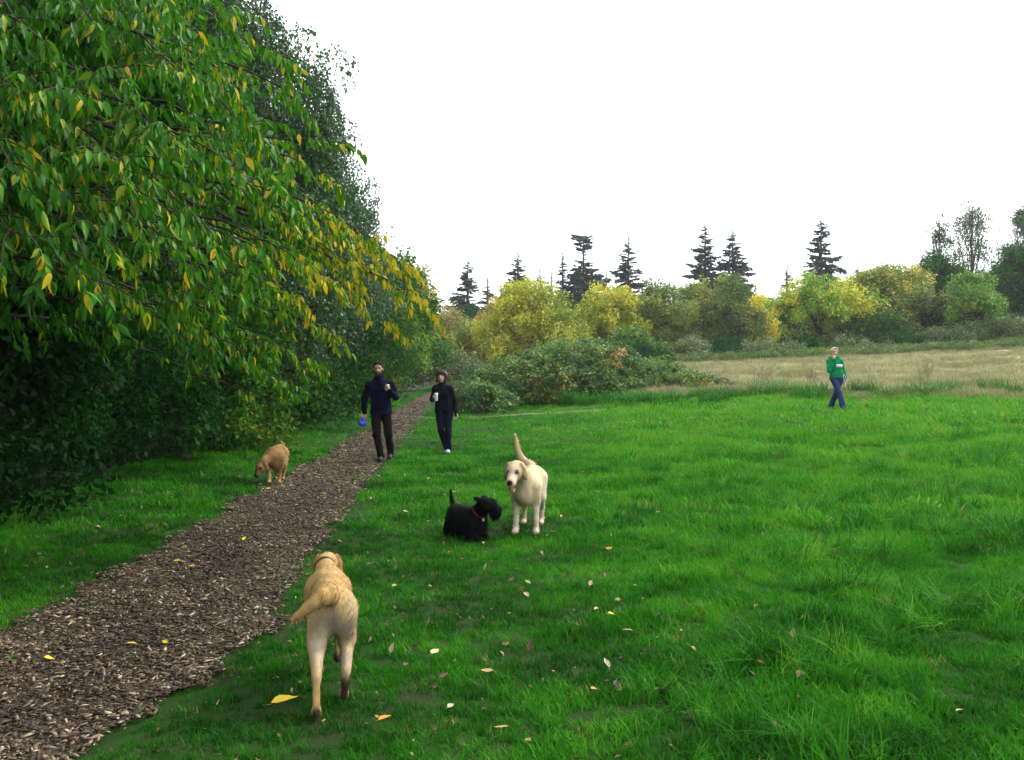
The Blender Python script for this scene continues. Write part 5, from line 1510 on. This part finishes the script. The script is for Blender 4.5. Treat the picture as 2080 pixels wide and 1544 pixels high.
SMALL = [(982, 1116, "tan"), (971, 1219, "rust"), (1070, 1227, "cream"), (909, 1259, "brown"), (1211, 1255, "tan"), (1275, 1302, "cream"), (1386, 1301, "cream"), (915, 1461, "cream"),
         (1200, 1201, "tan"), (1292, 1206, "cream"), (1415, 1252, "tan"), (1426, 1269, "orange"), (1511, 1350, "tan"), (1545, 1368, "tan"), (1018, 1507, "tan"), (1073, 1536, "tan"), (1339, 1428, "brown"),
         (496, 1105, "yellow"), (690, 1112, "yellow"), (975, 985, "rust"), (922, 1009, "cream"), (935, 995, "tan"), (1140, 1060, "tan"), (760, 1030, "tan"), (700, 1075, "tan"), (590, 985, "cream"), (545, 1000, "yellow"),
         (870, 1070, "orange"), (845, 1140, "brown"), (1370, 1098, "rust"), (800, 1206, "tan"), (750, 1160, "cream"), (880, 1290, "brown"), (1410, 1340, "tan"), (960, 950, "cream"), (620, 960, "yellow"), (660, 1010, "yellow"), (500, 1090, "tan")]
SMALL_AT = ["on the lawn under the terrier's feet", 'a little below the orange leaf under the terrier', 'just below the pale leaf that touches the rust one', 'between the pale green leaf and the curled brown one', 'left of the farthest right bright yellow leaf', 'below and right of the yellow leaf with a scrap', 'at the left border of the long grass', 'on the bottom lawn right of the orange brown leaf', 'right of the rust red leaf', 'farther right of the rust red leaf', 'near the top of the long grass, above an orange one', 'just under a tan one at the top of the long grass', 'above two flat brown leaves in the long grass', 'just right of that above the two flat brown leaves', 'on the lawn at the bottom centre', 'cut by the bottom edge of the picture', 'at the foot of the long grass, twig-like', 'on the left rim of the wood chips halfway up the path', "right of the nearest labrador's head", "behind the terrier's back", "just behind the terrier's tail", "between the terrier's tail and head", "right of the cream labrador's hind feet", 'on the lawn between path and terrier', 'at the right rim of the path level with the terrier', "by the golden retriever's feet on the chips", 'on the grass in front of the golden retriever', 'left of the terrier, on trodden grass', "on the lawn above the nearest labrador's back, to its right", 'deep in the bright grass right of the cream labrador', "just right of the nearest labrador's rump", "right of the nearest labrador's shoulders", "well right of the nearest labrador's thigh", 'in the grass left of the long tufts', 'far up the lawn below the dark haired woman', 'on the chips below the walking man', 'on the chips right of the golden retriever', 'on the shaded rim of the path below the golden retriever']
def drop(px, py, L, col, seed):
    rg = np.random.default_rng(seed)
    x, y, z = G(px, py)
    o = bpy.data.objects.new("fallen_leaf", FM[col][seed % 3]); COL.objects.link(o)
    onp = bool(on_path(np.array([x]), np.array([y]))[0])
    o.location = (x, y, z + (.045 if onp else .055)); o.scale = (L,) * 3
    o.rotation_euler = (rg.normal() * .25, rg.normal() * .25, rg.random() * 6.28)
    return o
for i, (px, py, L, col, lab) in enumerate(LEAVES):
    o = drop(px, py, L, col, 1000 + i); tag(o, lab, "leaf", "fallen leaves")
    if "upright" in lab or "on edge" in lab: o.rotation_euler = (.3, -1.1, 1.0); o.location.z += L * .35
    if i == 0: o.rotation_euler = (.1, -.12, .35)
for i, (px, py, col) in enumerate(SMALL):
    o = drop(px, py, .042 + .012 * (i % 3), col, 1100 + i)
    tag(o, "small %s leaf %s" % (col, SMALL_AT[i]), "leaf", "fallen leaves")

# crumbs of dead leaf and chip sprinkled through the lawn
m_lit = leaf_mat("leaf_crumb", [(0, (.05, .035, .025)), (.4, (.15, .09, .05)), (.7, (.26, .18, .09)), (1, (.40, .31, .18))], .1, .7, .2, .1)
def crumb(seed):
    V, Q = leaf_pts(.03, .014, .5, .2); rg = np.random.default_rng(seed); V = V + rg.normal(size=V.shape) * .0015
    me = mesh_np("crumb", V, np.array(Q)); set_attr(me, 'lv', 'FLOAT', 'POINT', np.full(len(V), rg.random())); return me
g_lit = proto_collection("crumbs", [crumb(1200 + i) for i in range(5)], m_lit)
rg = np.random.default_rng(1210)
n = 700
y = 3.6 + 17 * rg.random(n) ** 1.4; x = pr(y) + .1 + np.abs(rg.normal(size=n)) * (1.3 + .10 * y)
sel = rg.random(n) < .14; x = np.where(sel, pl(y) - rg.random(n) * 1.3, x)
lit = scatter("leaf_litter", g_lit, 5, np.stack([x, y, T(x, y) + .035 + .03 * rg.random(n)], 1), np.stack([rg.normal(size=n) * .6, rg.normal(size=n) * .6, rg.random(n) * 6.28], 1), .5 + 1.1 * rg.random(n) ** 2 + .03 * y, np.clip(rg.beta(1.6, 1.8, n), 0, 1), None, 1210)
tag(lit, "crumbs of dead leaf scattered through the lawn", "litter")

# ================================================================== HAZE
hz = [(-345, -95, -1.5), (345, -95, -1.5), (345, 720, -1.5), (-345, 720, -1.5), (-345, -95, 34), (345, -95, 34), (345, 720, 34), (-345, 720, 34)]
mh, nh, lh = new_mat("haze_air")
oh = nh.new("ShaderNodeOutputMaterial"); vh = nh.new("ShaderNodeVolumePrincipled")
vh.inputs['Color'].default_value = (.93, .96, 1.0, 1); vh.inputs['Density'].default_value = .00030; vh.inputs['Anisotropy'].default_value = .2
lh.new(vh.outputs[0], oh.inputs['Volume'])
haze = link("haze", mesh_np("haze", hz, np.array([(0, 3, 2, 1), (4, 5, 6, 7), (0, 1, 5, 4), (1, 2, 6, 5), (2, 3, 7, 6), (3, 0, 4, 7)])), mh)
tag(haze, "thin pale autumn haze over the field and trees", kind="stuff")
